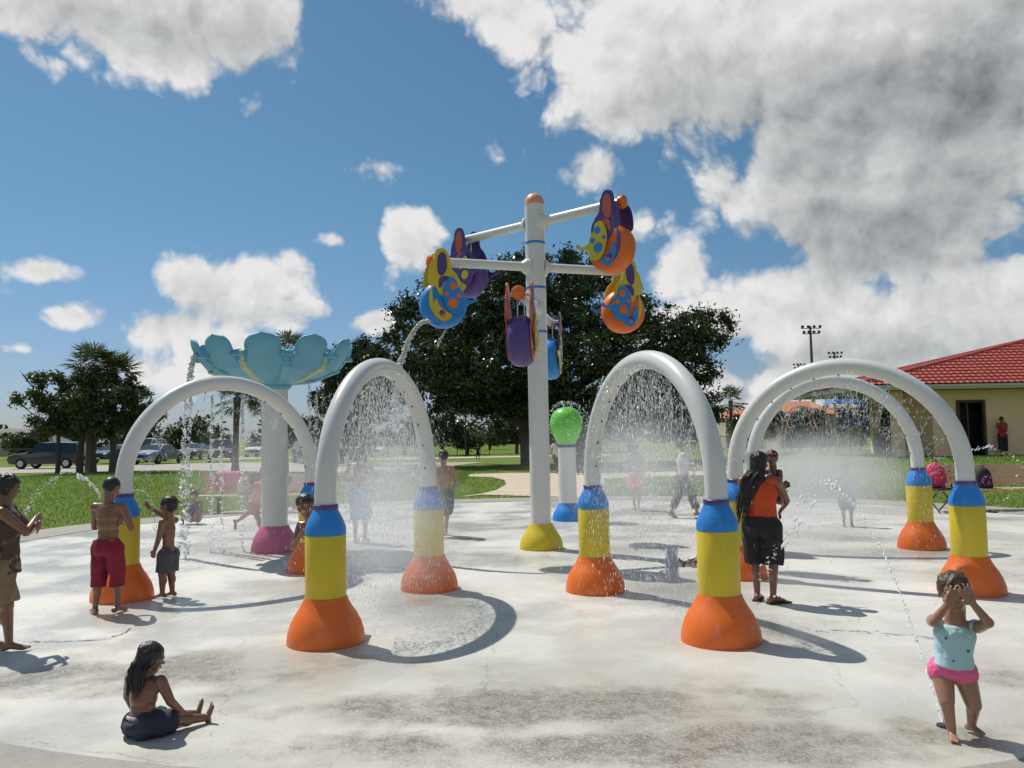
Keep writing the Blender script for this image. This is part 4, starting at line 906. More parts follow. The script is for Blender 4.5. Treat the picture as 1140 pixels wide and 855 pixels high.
# ------------------------------------------------------------------ cars
def car(px, py, Y, ang, lab, paint, kind='suv', fz=None):
    q=W(px,py,Y); z=tz(q.x,Y); root=empty('parked_car',(q.x,Y,z+.004),R(ang),label=lab,cat='car',group='cars parked beyond the lawn')
    tall={'suv':1.72,'sedan':1.45,'van':1.95}[kind]; Lh=2.35; W2=.92
    belt=.98 if kind!='sedan' else .9
    if kind=='sedan': st=[(-2.35,.55,.62,.62),(-2.25,.35,.85,.85),(-1.5,.3,.93,.95),(-1.15,.3,.93,1.0),(-.35,.3,.93,tall),(.5,.3,.93,tall),(1.25,.3,.93,1.02),(1.9,.3,.9,.93),(2.25,.35,.8,.82),(2.35,.5,.62,.64)]
    else: st=[(-2.38,.5,.8,.85),(-2.3,.35,.98,1.05),(-2.15,.3,1.0,tall*.80),(-1.85,.3,1.0,tall*.97),(-.6,.3,1.0,tall),(.25,.3,1.0,tall*.98),(1.15,.3,.98,1.06),(1.9,.3,.93,.97),(2.28,.35,.82,.86),(2.38,.5,.62,.66)]
    V=[];F=[]
    for (x,zl,zb,zr_) in st:
        tap=1-.12*max(0,(abs(x)-1.6)/.8); cab=.76 if zr_>zb+.2 else .9
        ring_=[(0,zl),(W2*tap*.95,zl),(W2*tap,zl+.2),(W2*tap,zb),(W2*tap*cab if zr_>zb+.05 else W2*tap*.9,zr_-(.04 if zr_>zb+.2 else 0)),(0,zr_+.02)]
        pts=[(y,zz) for y,zz in ring_]+[(-y,zz) for y,zz in ring_[-2:0:-1]]
        V+= [(x,y,zz) for y,zz in pts]
    m_=len(pts)
    for i in range(len(st)-1):
        for j in range(m_): a=i*m_+j; b=i*m_+(j+1)%m_; F.append([a,a+m_,b+m_,b])
    F.append(list(range(m_))); F.append([(len(st)-1)*m_+j for j in range(m_)][::-1])
    bm=MB().add(V,F).obj('body',mat('paint_'+paint[0],paint[1],.25,.05,2,coat=.8),root,ang=28)
    gl=mat('car_glass',(.015,.02,.025),.05,spec=.8)
    i0,i1=(3,5) if kind!='sedan' else (4,5)
    for s in (-1,1):
        xr=[(x,zb,zr_) for (x,zl,zb,zr_) in st]
        if kind=='sedan': A=[(-1.0,1.0),(-.42,tall-.1),(.46,tall-.1),(1.08,1.0)]
        else: A=[(-2.08,1.06),(-1.80,tall*.93),(.18,tall*.93),(.95,1.08)]
        zb=1.0; zt=tall
        def yy(zz): return W2*(1-(1-.76)*(zz-zb)/(zt-zb))+.012
        vv=[(x,s*yy(zz),zz) for x,zz in A]+[(x,s*(yy(zz)-.03),zz) for x,zz in A]
        MB().add(vv,[[0,1,2,3],[7,6,5,4],[0,4,5,1],[1,5,6,2],[2,6,7,3],[3,7,4,0]]).obj('side_window',gl,root,False)
    if kind=='sedan': wa=(1.22,1.03),(.53,tall-.03); ra=(-1.12,1.02),(-.38,tall-.03)
    else: wa=(1.12,1.08),(.28,tall-.06); ra=(-2.17,1.1),(-1.9,tall*.92)
    for nm,((xa,za),(xb,zb_)),sg in (('windscreen',wa,1),('rear_window',ra,-1)):
        o_=.03*sg; ya,yb=W2*.84,W2*.70
        vv=[(xa+o_,-ya,za+.02),(xa+o_,ya,za+.02),(xb+o_,yb,zb_+.02),(xb+o_,-yb,zb_+.02)]; vv+=[(x-.05*sg,y,z_-.03) for x,y,z_ in vv]
        MB().add(vv,[[0,1,2,3],[7,6,5,4],[0,4,5,1],[1,5,6,2],[2,6,7,3],[3,7,4,0]]).obj(nm,gl,root,False)
    for x in (-1.45,1.45):
        for s in (-1,1):
            rot=Matrix.Rotation(R(90),3,'X')
            wl=MB().lathe([(.2,-.11),(.32,-.11),(.345,-.07),(.345,.07),(.32,.11),(.2,.11)],(x,s*.83,.345),20,rot).obj('wheel',mat('tyre',(.015,.015,.015),.85),root)
            MB().lathe([(.03,-.118),(.2,-.116),(.21,.0),(.2,.116),(.03,.118)],(x,s*.83,.345),14,rot).obj('rim',mat('alloy',(.45,.46,.48),.3,metal=.8),wl)
    for s in (-1,1):
        MB().ell((2.27,s*.62,.74),(.10,.20,.09),n=10,m=6).obj('headlight',mat('lens',(.75,.78,.8),.1),root)
        MB().ell((-2.29,s*.72,.88),(.08,.13,.12),n=10,m=6).obj('tail_light',mat('red_lens',(.35,.01,.01),.2),root)
        MB().ell((.95,s*1.0,1.05),(.08,.10,.07),n=8,m=6).obj('mirror',DARK(),root)
    MB().box((2.33,0,.55),(.06,1.1,.16)).obj('grille',DARK(),root,False)
    MB().box((2.385,0,.42),(.02,.5,.11)).obj('number_plate',mat('plate',(.6,.6,.58),.5),root,False)
    return root
car(57,516,53,180,'black estate car side-on behind the thin trees at the left',('black',(.004,.005,.010)),'suv')
car(176,510,60,-97,'silver-blue car facing the lawn just left of the inside of the left arch',('silver_blue',(.25,.34,.40)),'sedan')
car(163,507,68,-95,'pale van parked behind the silver-blue car',('white',(.55,.55,.52)),'van')
car(130,507,66,-100,'dark blue car between the palm trunks and the left arch',('navy',(.02,.04,.10)),'sedan')
car(246,508,62,-70,'dark red car behind the falling streams, left of the flower pole',('maroon',(.09,.025,.03)),'suv')
car(218,505,74,-85,'slate blue car left of the dark red one',('slate',(.10,.15,.20)),'sedan')
car(290,505,80,-90,'white car close to the left side of the flower pole',('white',(.55,.55,.52)),'sedan')
car(347,512,58,-60,'black car seen between the left arches, right of the flower pole',('black',(.012,.015,.022)),'suv')
car(420,505,78,-90,'white car seen through the front left arch',('white',(.55,.55,.52)),'sedan')

# ------------------------------------------------------------------ playground
def playground():
    Y=50.; q=W(955,487,Y); root=empty('playground_tower',(q.x,Y,tz(q.x,Y)),0,label='playground tower with blue slide and tan posts behind the large right arch',cat='playground')
    tan=mat('tan_post',(.35,.27,.16),.6); bl=mat('slide_blue',(.05,.14,.60),.35)
    for x in (-1.6,-.2):
        for y in (-.7,.7): MB().tube([(x,y,-.1),(x,y,3.3)],.06,8).obj('post',tan,root)
    MB().box((-.9,0,1.5),(1.5,1.5,.08)).obj('platform',DARK(),root,False)
    MB().add([(-1.8,-.9,2.9),(0,-.9,2.9),(0,.9,2.9),(-1.8,.9,2.9),(-.9,0,3.7)],[[0,1,4],[1,2,4],[2,3,4],[3,0,4],[3,2,1,0]]).obj('canopy',mat('canopy_blue',(.03,.13,.45),.5),root,False)
    pts=[Vector((-.2,-.2,1.6)),Vector((.4,-.3,1.5)),Vector((1.2,-.4,.9)),Vector((2.0,-.5,.4)),Vector((2.7,-.55,.25))]
    V=[];F=[]
    P_=spline(pts,5,False)
    for p in P_:
        for a in range(9):
            t=math.pi+math.pi*a/8; V.append(p+Vector((0,.36*math.cos(t),.28+.30*math.sin(t))))
        for a in range(9):
            t=math.pi+math.pi*(8-a)/8; V.append(p+Vector((0,.40*math.cos(t),.27+.34*math.sin(t))))
    for i in range(len(P_)-1):
        for j in range(18): a=i*18+j; b=i*18+(j+1)%18; F.append([a,b,b+18,a+18])
    MB().add(V,F).obj('slide',bl,root)
    for k in range(5): MB().tube([(-1.6,-.75,.3+.28*k),(-.2,-.75,.3+.28*k)],.03,6).obj('rung',tan,root)
    B=MB(); 
    for k in range(4): B.tube([(-1.6,-.72,1.7+.25*k),(-.25,-.72,1.7+.25*k)],.02,6)
    B.obj('railing',mat('slide_blue',(.05,.14,.60),.35),root)
    q=W(893,487,52); r2=empty('climbing_arch',(q.x,52,tz(q.x,52)),0,label='tan climbing arch with thin rungs left of the blue slide',cat='playground')
    for y in (0,.8): MB().tube([(-1.1+2.2*(1-math.cos(t))/2,y,-.05+2.9*math.sin(t)**.8) for t in np.linspace(0.01,math.pi-.01,15)],.05,8).obj('rail',mat('orange_pipe',(.45,.22,.08),.5),r2)
    for k in range(3,12):
        t=math.pi*k/14; p=(-1.1+2.2*(1-math.cos(t))/2,0,-.05+2.9*math.sin(t)**.8); MB().tube([p,(p[0],.8,p[2])],.03,6).obj('rung',tan,r2)
    q=W(988,500,42); r3=empty('utility_cabinet',(q.x,42,tz(q.x,42)),0,label='grey utility cabinet on the grass left of the pavilion',cat='cabinet')
    MB().box((0,0,.5),(1.2,.6,1.0)).obj('body',mat('cabinet_grey',(.28,.28,.27),.7),r3,False,bevel=.02); MB().box((0,-.02,1.02),(1.3,.7,.05)).obj('lid',mat('cabinet_grey',(.28,.28,.27),.7),r3,False)
    MB().box((-.02,-.31,.5),(.02,.02,.85)).box((.2,-.31,.55),(.03,.03,.12)).obj('handle',DARK(),r3,False)
    q=W(858,487,54); r4=empty('swing_set',(q.x,54,tz(q.x,54)),0,label='black swing frame at the left of the playground, by the arch leg',cat='swing')
    B=MB(); 
    for x in (-1.6,1.6):
        B.tube([(x,-.9,0),(x,0,2.4)],.05,8).tube([(x,.9,0),(x,0,2.4)],.05,8)
    B.tube([(-1.7,0,2.4),(1.7,0,2.4)],.05,8).obj('frame',DARK(),r4)
    for x in (-.8,.7):
        s_=MB().box((x,0,.5),(.45,.2,.04)).obj('seat',DARK(),r4,False); MB().tube([(x-.2,0,.5),(x-.2,0,2.38)],.012,5).tube([(x+.2,0,.5),(x+.2,0,2.38)],.012,5).obj('chain',DARK(),s_)
playground()
for px,pt,Y,lab in [(917,452,75,'thin dark lamp post left of the blue slide'),(930,470,60,'short dark post standing by the slide tower'),(518,458,78,'thin post in the gap under the shade tree')]:
    q=W(px,pt,Y); r5=empty('lamp_post',(q.x,Y,0),0,label=lab,cat='lamp post',group='thin posts beyond the lawn')
    MB().tube([(0,0,-.1),(0,0,q.z)],[.09,.06],8).obj('post',DARK(),r5); MB().box((.25,0,q.z),(.6,.2,.1)).obj('lamp_head',DARK(),r5,False)

# ------------------------------------------------------------------ benches and bags
WOOD=lambda:mat('faded_plank',(.56,.36,.24),.7,.18,9,bump=.3)
def bench(loc,rz,Ln,lab):
    root=empty('park_bench',loc,rz,label=lab,cat='bench',group='benches at the edge of the pad')
    st=MB(); 
    for k in range(3): st.box((0,-.17+.15*k,.45),(Ln,.13,.045))
    st.obj('seat',WOOD(),root,False,bevel=.005)
    bk=MB()
    for k in range(3): bk.box((0,.27+.03*k,.60+.145*k),(Ln,.04,.125),Matrix.Rotation(R(-12),3,'X'))
    bk.obj('backrest',WOOD(),root,False,bevel=.005)
    for x in (-Ln*.3,Ln*.3):
        MB().tube([(x,0,0),(x,0,.42)],.05,8).box((x,0,.01),(.12,.5,.02)).tube([(x,-.2,.41),(x,.18,.41),(x,.26,.55),(x,.36,.95)],.022,6).obj('leg',DARK(),root)
    return root
bl_=G(1122,571); bz=tz(bl_.x,bl_.y)+.02
bench((bl_.x+.1,bl_.y+.35,bz),R(-4),3.0,'faded wooden bench on the right with a pink and black backpack')
def backpack(loc,rz,lab,m1,m2,k=1.):
    root=empty('backpack',loc,rz,label=lab,cat='backpack',group='bags on the benches')
    B=MB().ell((0,0,.20*k),(.17*k,.11*k,.22*k),n=16,m=10).ell((0,.02,.12*k),(.18*k,.12*k,.13*k)).box((0,0,.05*k),(.30*k,.18*k,.1*k))
    B.blob('body',m1,root,.015,4); MB().ell((0,-.09*k,.15*k),(.13*k,.06*k,.12*k)).blob('pocket',m2,root,.012,4)
    MB().tube([(-.04,.02,.40*k),(-.03,.02,.45*k),(.03,.02,.45*k),(.04,.02,.40*k)],.01,6).obj('handle',DARK(),root)
    MB().tube([(-.1*k,.08,.36*k),(-.15*k,.15,.25*k),(-.12*k,.10,.05*k)],.015,6).obj('strap',DARK(),root)
    MB().tube([(.1*k,.08,.36*k),(.15*k,.15,.25*k),(.12*k,.10,.05*k)],.015,6).obj('strap',DARK(),root)
def floral(name,a,b_,c):
    if name in MATS: return MATS[name]
    m,nt_,b=newmat(name); q=NB(nt_); tc_=q.n('ShaderNodeTexCoord').outputs['Object']; v=q.n('ShaderNodeTexVoronoi'); v.inputs['Scale'].default_value=17; q.l(tc_,v.inputs['Vector'])
    cc_=q.mix(q.ss(v.outputs['Distance'],.38,.3),a,b_); cc_=q.mix(q.ss(v.outputs['Distance'],.16,.1),cc_,c); q.l(cc_,b.inputs['Base Color']); b.inputs['Roughness'].default_value=.8; MATS[name]=m; return m
FLP=floral('pink_flower_cloth',(.02,.02,.03),(.65,.05,.32),(.7,.3,.5)); FLR=floral('red_flower_cloth',(.45,.03,.08),(.65,.10,.18),(.75,.6,.6))
BLK=mat('black_cloth',(.015,.015,.018),.85,.2,20,bump=.3)
backpack((bl_.x-.28,bl_.y+.32,bz+.475),R(10),'black backpack with bright pink pattern on the right-hand bench',BLK,FLP,1.05)
r1=W(1052,546,bl_.y-.1)
backpack((r1.x,bl_.y+.25,bz+.52),R(-25),'red patterned backpack beside the column of the large right arch',FLR,FLR,1.25)
rb=empty('folding_chair',(r1.x,bl_.y+.15,bz),R(20),label='black folding chair under the red backpack behind the arch column',cat='chair')
B=MB(); 
for x in(-.25,.25): B.tube([(x,-.25,0),(x,.2,.5),(x,.3,.9)],.014,6).tube([(x,.25,0),(x,-.25,.5)],.014,6)
B.obj('frame',DARK(),rb); MB().box((0,-.02,.49),(.5,.45,.025)).obj('seat',BLK,rb,False); MB().box((0,.27,.78),(.5,.02,.26)).obj('backrest',BLK,rb,False)
q=W(1101,568,bl_.y); 
sh=empty('sandal',(q.x,bl_.y-.1,bz),R(30),label='dark sandal lying on the ground under the bench',cat='sandal'); MB().box((0,0,.012),(.09,.22,.024)).obj('sole',BLK,sh,False,bevel=.008); MB().tube([(-.04,.03,.02),(0,.05,.06),(.04,.03,.02)],.008,6).obj('strap',FLP,sh)
b2=G(262,577); bench((b2.x,b2.y+1.1,.0),R(0),2.6,'wooden bench heaped with towels behind the pad, left of the flower pole')
def cloth(name,c,w_,drop,rz,m,lab,back=True):
    V=[];F=[];nx_=14
    prof=[(-.09,-drop),(-.075,-.05),(-.045,.015),(0,.03),(.045,.015),(.06,-.05),(.07,-drop*.6)]
    for i in range(nx_+1):
        x=-w_/2+w_*i/nx_
        for k,(y,z) in enumerate(prof):
            V.append((x,y+.015*math.sin(i*1.7+k),z-.03*abs(math.sin(i*.8))*(k in(0,6))))
    for i in range(nx_):
        for k in range(6): a=i*7+k; F.append([a,a+1,a+8,a+7])
    o=mesh_obj(name,V,F,m,None,True); o.location=c; o.rotation_euler=(0,0,rz); sdf=o.modifiers.new('t','SOLIDIFY'); sdf.thickness=.01
    return tag(o,lab,'towel','towels on the left bench')
cloth('towel',(b2.x-.65,b2.y+1.1+.33,1.0),.62,.42,0,mat('pink_towel',(.62,.20,.30),.95,.15,30,bump=.5),'pink towel draped over the left end of the back bench')
cloth('towel',(b2.x+.35,b2.y+1.1+.33,.99),.9,.30,0,mat('mauve_towel',(.22,.13,.17),.95,.3,12,bump=.5),'mauve patterned towel draped over the right end of the back bench')
tg=floral('beige_bag_cloth',(.40,.30,.22),(.55,.48,.42),(.3,.2,.2))
backpack((b2.x-.15,b2.y+1.05,.475),R(5),'beige bag standing on the back bench between two towels',tg,tg,1.)
nz_=G(1052,813); noz_=empty('ground_nozzle',(nz_.x,nz_.y,.024),label='small round metal nozzle in the pad beside the toddler\'s feet',cat='nozzle')
MB().lathe([(.045,0),(.045,.006),(.03,.010)],(0,0,0),20).obj('plate',DARK(),noz_); MB().lathe([(.012,.009),(.012,.016)],(0,0,0),10).obj('jet_tip',mat('steel',(.5,.5,.5),.3,metal=1),noz_)

# ------------------------------------------------------------------ people
def skinmat(name,c): return mat(name,c,.36,.22,9,bump=.22,sss=.12,coat=.28)
SK_BR=lambda:skinmat('brown_skin',(.185,.080,.042)); SK_TAN=lambda:skinmat('tan_skin',(.33,.17,.105)); SK_LT=lambda:skinmat('light_tan_skin',(.47,.27,.19))
HAIR=lambda:mat('black_hair',(.010,.008,.008),.38,.3,30,bump=.5,bscale=90); HAIRB=lambda:mat('brown_hair',(.055,.03,.018),.45,.3,30,bump=.5,bscale=90)
def ik(a,t,l1,l2,pole):
    a=Vector(a);t=Vector(t);d=t-a;D=d.length
    if D>(l1+l2)*.998: t=a+d*((l1+l2)*.998/D); d=t-a; D=d.length
    x=(l1*l1-l2*l2+D*D)/(2*D); h=math.sqrt(max(l1*l1-x*x,0)); dn=d/D
    p=Vector(pole); p=p-dn*p.dot(dn); p=p.normalized() if p.length>1e-5 else dn.orthogonal().normalized()
    return a+dn*x+p*h, t
def basis(fwd,up):
    f=Vector(fwd).normalized(); r=f.cross(Vector(up)).normalized(); u=r.cross(f); return Matrix((r,f,u)).transposed()   # columns: right, forward, up

def person(loc, face, H, label, hr=.15, P=None, fat=1., skin=None, hair='short', hairm=None, garm=(), vox=.009, fingers=False, face_det=False, locks=0, group=None, extra=None, female=False, root=None):
    P=P or {}; skin=skin or SK_BR(); hairm=hairm or HAIR()
    fx,fy=face; root=empty('person',loc,math.atan2(-fx,fy),label=label,cat='person',group=group)
    hd=hr*H
    leg=P.get('legfrac',.50 if hr<.145 else .47 if hr<.17 else .42)*H
    shz=H-hd*1.42
    g=lambda k,d: Vector(P[k])*H if k in P else Vector(d)
    pel=g('pel',(0,0,leg)); neck=g('neck',(pel.x,pel.y,H-hd*1.12))
    up=(neck-pel).normalized(); 
    cf=Vector(P.get('chest',(0,1,0))); TB=basis(cf-up*cf.dot(up),up); r_,f_,u_=TB.col[0],TB.col[1],TB.col[2]
    pf=Vector(P.get('pelf',P.get('chest',(0,1,0)))); PB=basis(pf-up*pf.dot(up)*.5,up); pr=PB.col[0]
    tl=(neck-pel).length
    sw=P.get('sw',.108 if hr<.17 else .112)*H*(.5+.5*fat)
    shc=neck-u_*hd*(.30 if hr<.17 else .22); shd={}
    hipw=.050*H*(.6+.4*fat)
    ua,fa=.172*H,.150*H
    if hr>.17: ua,fa=.155*H,.135*H
    th=(leg-.042*H)*.50; ca=(leg-.042*H)*.50
    S={};E={};Wr={};Hp={};K={};A={}
    for s,n in ((1,'R'),(-1,'L')):
        S[n]=shc+r_*s*sw+g('sh'+n,(0,0,0))
        t=g('hand'+n,S[n]+Vector((s*.05*H,.01*H,-(ua+fa)*.97)))
        E[n],Wr[n]=ik(S[n],t,ua,fa,P.get('elb'+n,(s*.5,-1,-.2)))
        Hp[n]=pel+pr*s*hipw*1.15
        t=g('ank'+n,(s*.055*H,0,.042*H))
        K[n],A[n]=ik(Hp[n],t,th,ca,P.get('knee'+n,(s*.1,1,0)))
    b=MB(); F=fat
    # torso
    RT=Matrix((r_,f_,u_)).transposed(); RP=Matrix((pr,PB.col[1],PB.col[2])).transposed()
    prims=[]
    def T(t): return pel+(neck-pel)*t
    tor=[(0.02,.082,.064,.055,RP),(.14,.080,.058,.07,RP),(.33,.072,.050,.075,RT),(.52,.080,.055,.08,RT),(.68,.088,.057,.075,RT),(.78,.082,.050,.06,RT)]
    if hr>.17: tor=[(t,a*1.0,c*1.18,e,M) for t,a,c,e,M in tor]
    for t,a,c,e,M in tor:
        bel=f_*(.018*H*(F-.9)) if t<.5 else Vector((0,0,0))
        prims.append(('t',T(t)+bel*1.,(a*H*F,c*H*F,e*H*(tl/(.34*H))**.5),M))
    for _,c,r3,M in prims: b.ell(c,r3,M,18,12)
    if P.get('butt',1):
        for s in(1,-1): b.ell(pel+pr*s*.038*H-PB.col[1]*.030*H-u_*.012*H,(.046*H*F,.045*H*F,.050*H),RP,14,10)
    b.cap(S['R']-u_*.004*H,S['L']-u_*.004*H,.032*H*(.6+.4*F),.032*H*(.6+.4*F),14)
    b.cap(neck-u_*hd*.35,S['R']+u_*.006*H,.030*H,.026*H,12).cap(neck-u_*hd*.35,S['L']+u_*.006*H,.030*H,.026*H,12)
    # head
    hf=Vector(P.get('look',(0,1,0))); hu=Vector(P.get('headup',(0,0,1))); HB=basis(hf,hu)
    hc=g('head',neck+Vector((0,0,hd*.62))+HB.col[1]*hd*.05)
    def h(x,y,z): return hc+HB@(Vector((x,y,z))*hd)
    b.cap(neck-u_*hd*.3,h(0,-.06,-.2),(.235 if hr<.17 else .27)*hd,(.22 if hr<.17 else .25)*hd,14)
    b.ell(h(0,-.05,.12),(.355*hd,.43*hd,.375*hd),HB,20,14).ell(h(0,.06,-.15),(.285*hd,.31*hd,.30*hd),HB,16,12).ell(h(0,.17,-.36),(.17*hd,.17*hd,.13*hd),HB,12,8)
    for s in(1,-1):
        b.ell(h(s*.365,-.02,-.04),(.035*hd,.075*hd,.115*hd),HB,10,8); b.ell(h(s*.17,.24,-.14),(.12*hd,.11*hd,.11*hd),HB,10,8)
        b.cap(h(s*.07,.345,.07),h(s*.22,.30,.07),.045*hd,.03*hd,8)
    b.cap(h(0,.34,.02),h(0,.42,-.10),.035*hd,.058*hd,10).ell(h(.05,.38,-.12),(.035*hd,.035*hd,.03*hd),HB,8,6).ell(h(-.05,.38,-.12),(.035*hd,.035*hd,.03*hd),HB,8,6)
    b.cap(h(-.08,.345,-.245),h(.08,.345,-.245),.026*hd,.026*hd,8)
    # limbs
    aF=.75+.25*F; lF=.7+.3*F; chub=1.25 if hr>.17 else 1.
    hands={}
    for n,s in (('R',1),('L',-1)):
        b.cap(S[n],E[n],.031*H*aF*chub,.023*H*aF*chub,12).cap(E[n],Wr[n],.0235*H*aF*chub,.0155*H*aF*chub,12)
        b.ell(S[n].lerp(E[n],.42),(.029*H*aF*chub,)*3 if False else (.028*H*aF*chub,.028*H*aF*chub,.028*H*aF*chub),None,10,8)
        b.cap(Hp[n],K[n],.056*H*lF*(chub*.97),.036*H*lF*chub,16).cap(K[n],A[n],.033*H*lF*chub,.019*H*lF*chub,14)
        kd=(A[n]-K[n]).normalized(); cb=P.get('calf'+n,-f_); b.ell(K[n].lerp(A[n],.3)+Vector(cb)*.010*H,(.030*H*lF*chub,.030*H*lF*chub,.055*H),basis(Vector(cb)-kd*Vector(cb).dot(kd),-kd),12,8)
        # hand
        ad=(Wr[n]-E[n]).normalized(); hdv=Vector(P.get('hdir'+n,ad)).normalized(); pal=Vector(P.get('palm'+n,r_*-s)); pal=(pal-hdv*pal.dot(hdv)); pal=pal.normalized() if pal.length>1e-4 else hdv.orthogonal().normalized()
        sd=hdv.cross(pal).normalized()
        tsd=Vector(P.get('thumb'+n,f_)); sg=1 if sd.dot(tsd)>=0 else -1; sd=sd*sg     # sd points to thumb side
        k=.100*H*(1.02 if hr<.17 else 1.02)*P.get('handk',1.); curl=P.get('curl'+n,.5)
        w0=Wr[n]
        for q in(-.16,-.02,.13): b.cap(w0+hdv*.02*k+sd*q*.4*k,w0+hdv*.46*k+sd*q*1.25*k,.105*k,.105*k,8)
        spread=P.get('spread',.12)
        rf=max(.058*k,.0042)
        for i,(q,ln) in enumerate(((.19,.42),(.065,.48),(-.065,.45),(-.19,.35))):
            base=w0+hdv*.48*k+sd*q*k; d1=(hdv+sd*(q*spread*6)+pal*curl*.5).normalized(); d2=(hdv+sd*(q*spread*6)+pal*(curl*2.2)).normalized(); d3=(hdv*(1-curl)+sd*(q*spread*5)+pal*(curl*3.)).normalized()
            p1=base+d1*ln*.42*k; p2=p1+d2*ln*.33*k; p3=p2+d3*ln*.28*k
            b.cap(base,p1,rf*1.15,rf,7).cap(p1,p2,rf,rf*.95,7).cap(p2,p3,rf*.95,rf*.8,7)
        tb=w0+hdv*.12*k+sd*.20*k; t1=tb+(hdv*.75+sd*.75+pal*.25).normalized()*.26*k; t2=t1+(hdv*.9+sd*.35+pal*.5).normalized()*.24*k
        b.cap(tb,t1,rf*1.5,rf*1.25,7).cap(t1,t2,rf*1.25,rf*.95,7)
        # foot
        fd=Vector(P.get('foot'+n,(s*.18,1,0))); fd=fd.normalized(); fu=Vector(P.get('sole'+n,(0,0,-1))); fu=(fu-fd*fu.dot(fd)).normalized()  # fu points to the sole
        side=fd.cross(fu).normalized(); fl_=.150*H*(1 if hr<.17 else .95); an=A[n]
        hl=an-fd*.20*fl_+fu*.018*H; b.cap(hl,hl+fd*.1*fl_,.021*H,.020*H,10).cap(an,hl+fd*.05*fl_,.019*H*chub,.019*H,10)
        ball=an+fd*.50*fl_+fu*.028*H
        for q in(-1,0,1): b.cap(an+fd*.05*fl_+fu*.010*H+side*q*.004*H,ball+side*q*.014*H,.020*H,.0125*H,8)
        for i in range(5):
            q=(i-2)*.0092*H*(1); tl_=(.16-.018*i)*fl_ if True else 0
            sgn=s; b.cap(ball+side*(-sgn)*q,ball+side*(-sgn)*q+fd*tl_,.0082*H*(1.25 if i==0 else 1),.0068*H*(1.3 if i==0 else 1),7)
    body=b.blob('body',skin,root,vox,3 if fingers else 5,.5 if fingers else .45)
    J=dict(S=S,E=E,Wr=Wr,Hp=Hp,K=K,A=A,pel=pel,neck=neck,T=T,h=h,HB=HB,hd=hd,H=H,RT=RT,RP=RP,r=r_,f=f_,u=u_,pr=pr,prims=prims,F=F,root=root,body=body)
    # garments
    for gm in garm:
        kind,m=gm[0],gm[1]; o=gm[2] if len(gm)>2 else {}
        G_=MB(); ex=o.get('ex',.010)
        if kind=='shorts':
            ln=o.get('len',.75); fl_=o.get('flare',1.25); hi=o.get('hi',.16)
            G_.tube([T(-.13),T(-.05),T(hi*.5),T(hi)],[.001,.07*H,.080*H*F,.079*H*F],4) if False else None
            n_=20; rings=[]
            for t_,a_,c_ in ((-.10,.070,.060),(-.02,.088,.074),(.07,.088,.070),(hi,.082,.062)):
                a_*=H*F; c_*=H*F*(1.15 if hr>.17 else 1); bel=f_*(.018*H*(F-.9)); rings.append([T(t_)+bel+RP@Vector(((a_+ex)*math.cos(2*math.pi*j/n_),(c_+ex)*math.sin(2*math.pi*j/n_)-.008*H,0)) for j in range(n_)])
            vv=[p for rr in rings for p in rr]; ff=[[i*n_+j,i*n_+(j+1)%n_,(i+1)*n_+(j+1)%n_,(i+1)*n_+j] for i in range(3) for j in range(n_)]+[list(range(n_))[::-1],[3*n_+j for j in range(n_)]]
            G_.add(vv,ff)
            for s in(1,-1): G_.ell(pel+pr*s*.038*H-PB.col[1]*.030*H-u_*.012*H,(.046*H*F+ex,.045*H*F+ex,.050*H+ex),RP,14,10)
            for n in 'RL':
                r0=.057*H*lF*chub+ex*1.2; G_.ell(Hp[n],(r0,r0,r0),None,16,12); kd=K[n]-Hp[n]; q=[Hp[n]+kd*.0,Hp[n]+kd*min(ln,1)*.5,Hp[n]+kd*min(ln,1)]; rr=[r0,r0*.97,(.040*H*lF*chub+ex)*fl_]
                if ln>1: q.append(K[n].lerp(A[n],ln-1)); rr.append((.038*H*lF*chub+ex)*fl_)
                G_.tube(q,rr,18)
            G_.blob('shorts' if ln<1.5 else 'trousers',m,root,o.get('vox',vox*1.0),3,.5,wr=.010*H,wsc=11/H)
        elif kind=='trunks':
            for t,a,c,e,M in tor[:2]: G_.ell(T(t)+f_*(.018*H*(F-.9)),(a*H*F+ex,c*H*F+ex,e*H*.9),M,18,12)
            for s in(1,-1): G_.ell(pel+pr*s*.038*H-PB.col[1]*.030*H-u_*.012*H,(.046*H*F+ex,.045*H*F+ex,.050*H+ex),RP,14,10)
            for n in 'RL':
                kd=K[n]-Hp[n]; r0=.055*H*lF*chub+ex; G_.cap(Hp[n]-u_*.01*H,Hp[n]+u_*.01*H,r0,r0,16).tube([Hp[n],Hp[n]+kd*.10],[r0]*2,16)
            G_.blob('swim_bottoms',m,root,vox,3,.5,wr=.003,wsc=20,wst=(1,1,2))
        elif kind in('shirt','tank'):
            lo=o.get('lo',.0); fl_=o.get('flare',1.05)
            n_=24; rings=[]
            st=[(lo,.086*fl_,.066*fl_),(lo+.12,.084,.062),(.36,.078,.056),(.54,.085,.060),(.68,.092,.061),(.79,.084,.052),(.87,.052,.042)]
            for t_,a_,c_ in st:
                a_*=H*F; c_*=H*F*(1.18 if hr>.17 else 1.); bel=f_*(.018*H*(F-.9)) if t_<.5 else Vector((0,0,0))
                M=RP if t_<.25 else RT; rings.append([T(t_)+bel+M@Vector(((a_+ex)*math.cos(2*math.pi*j/n_),(c_+ex)*math.sin(2*math.pi*j/n_),0)) for j in range(n_)])
            vv=[p for rr in rings for p in rr]; L7=len(st); ff=[[i*n_+j,i*n_+(j+1)%n_,(i+1)*n_+(j+1)%n_,(i+1)*n_+j] for i in range(L7-1) for j in range(n_)]+[list(range(n_))[::-1],[(L7-1)*n_+j for j in range(n_)]]
            G_.add(vv,ff)
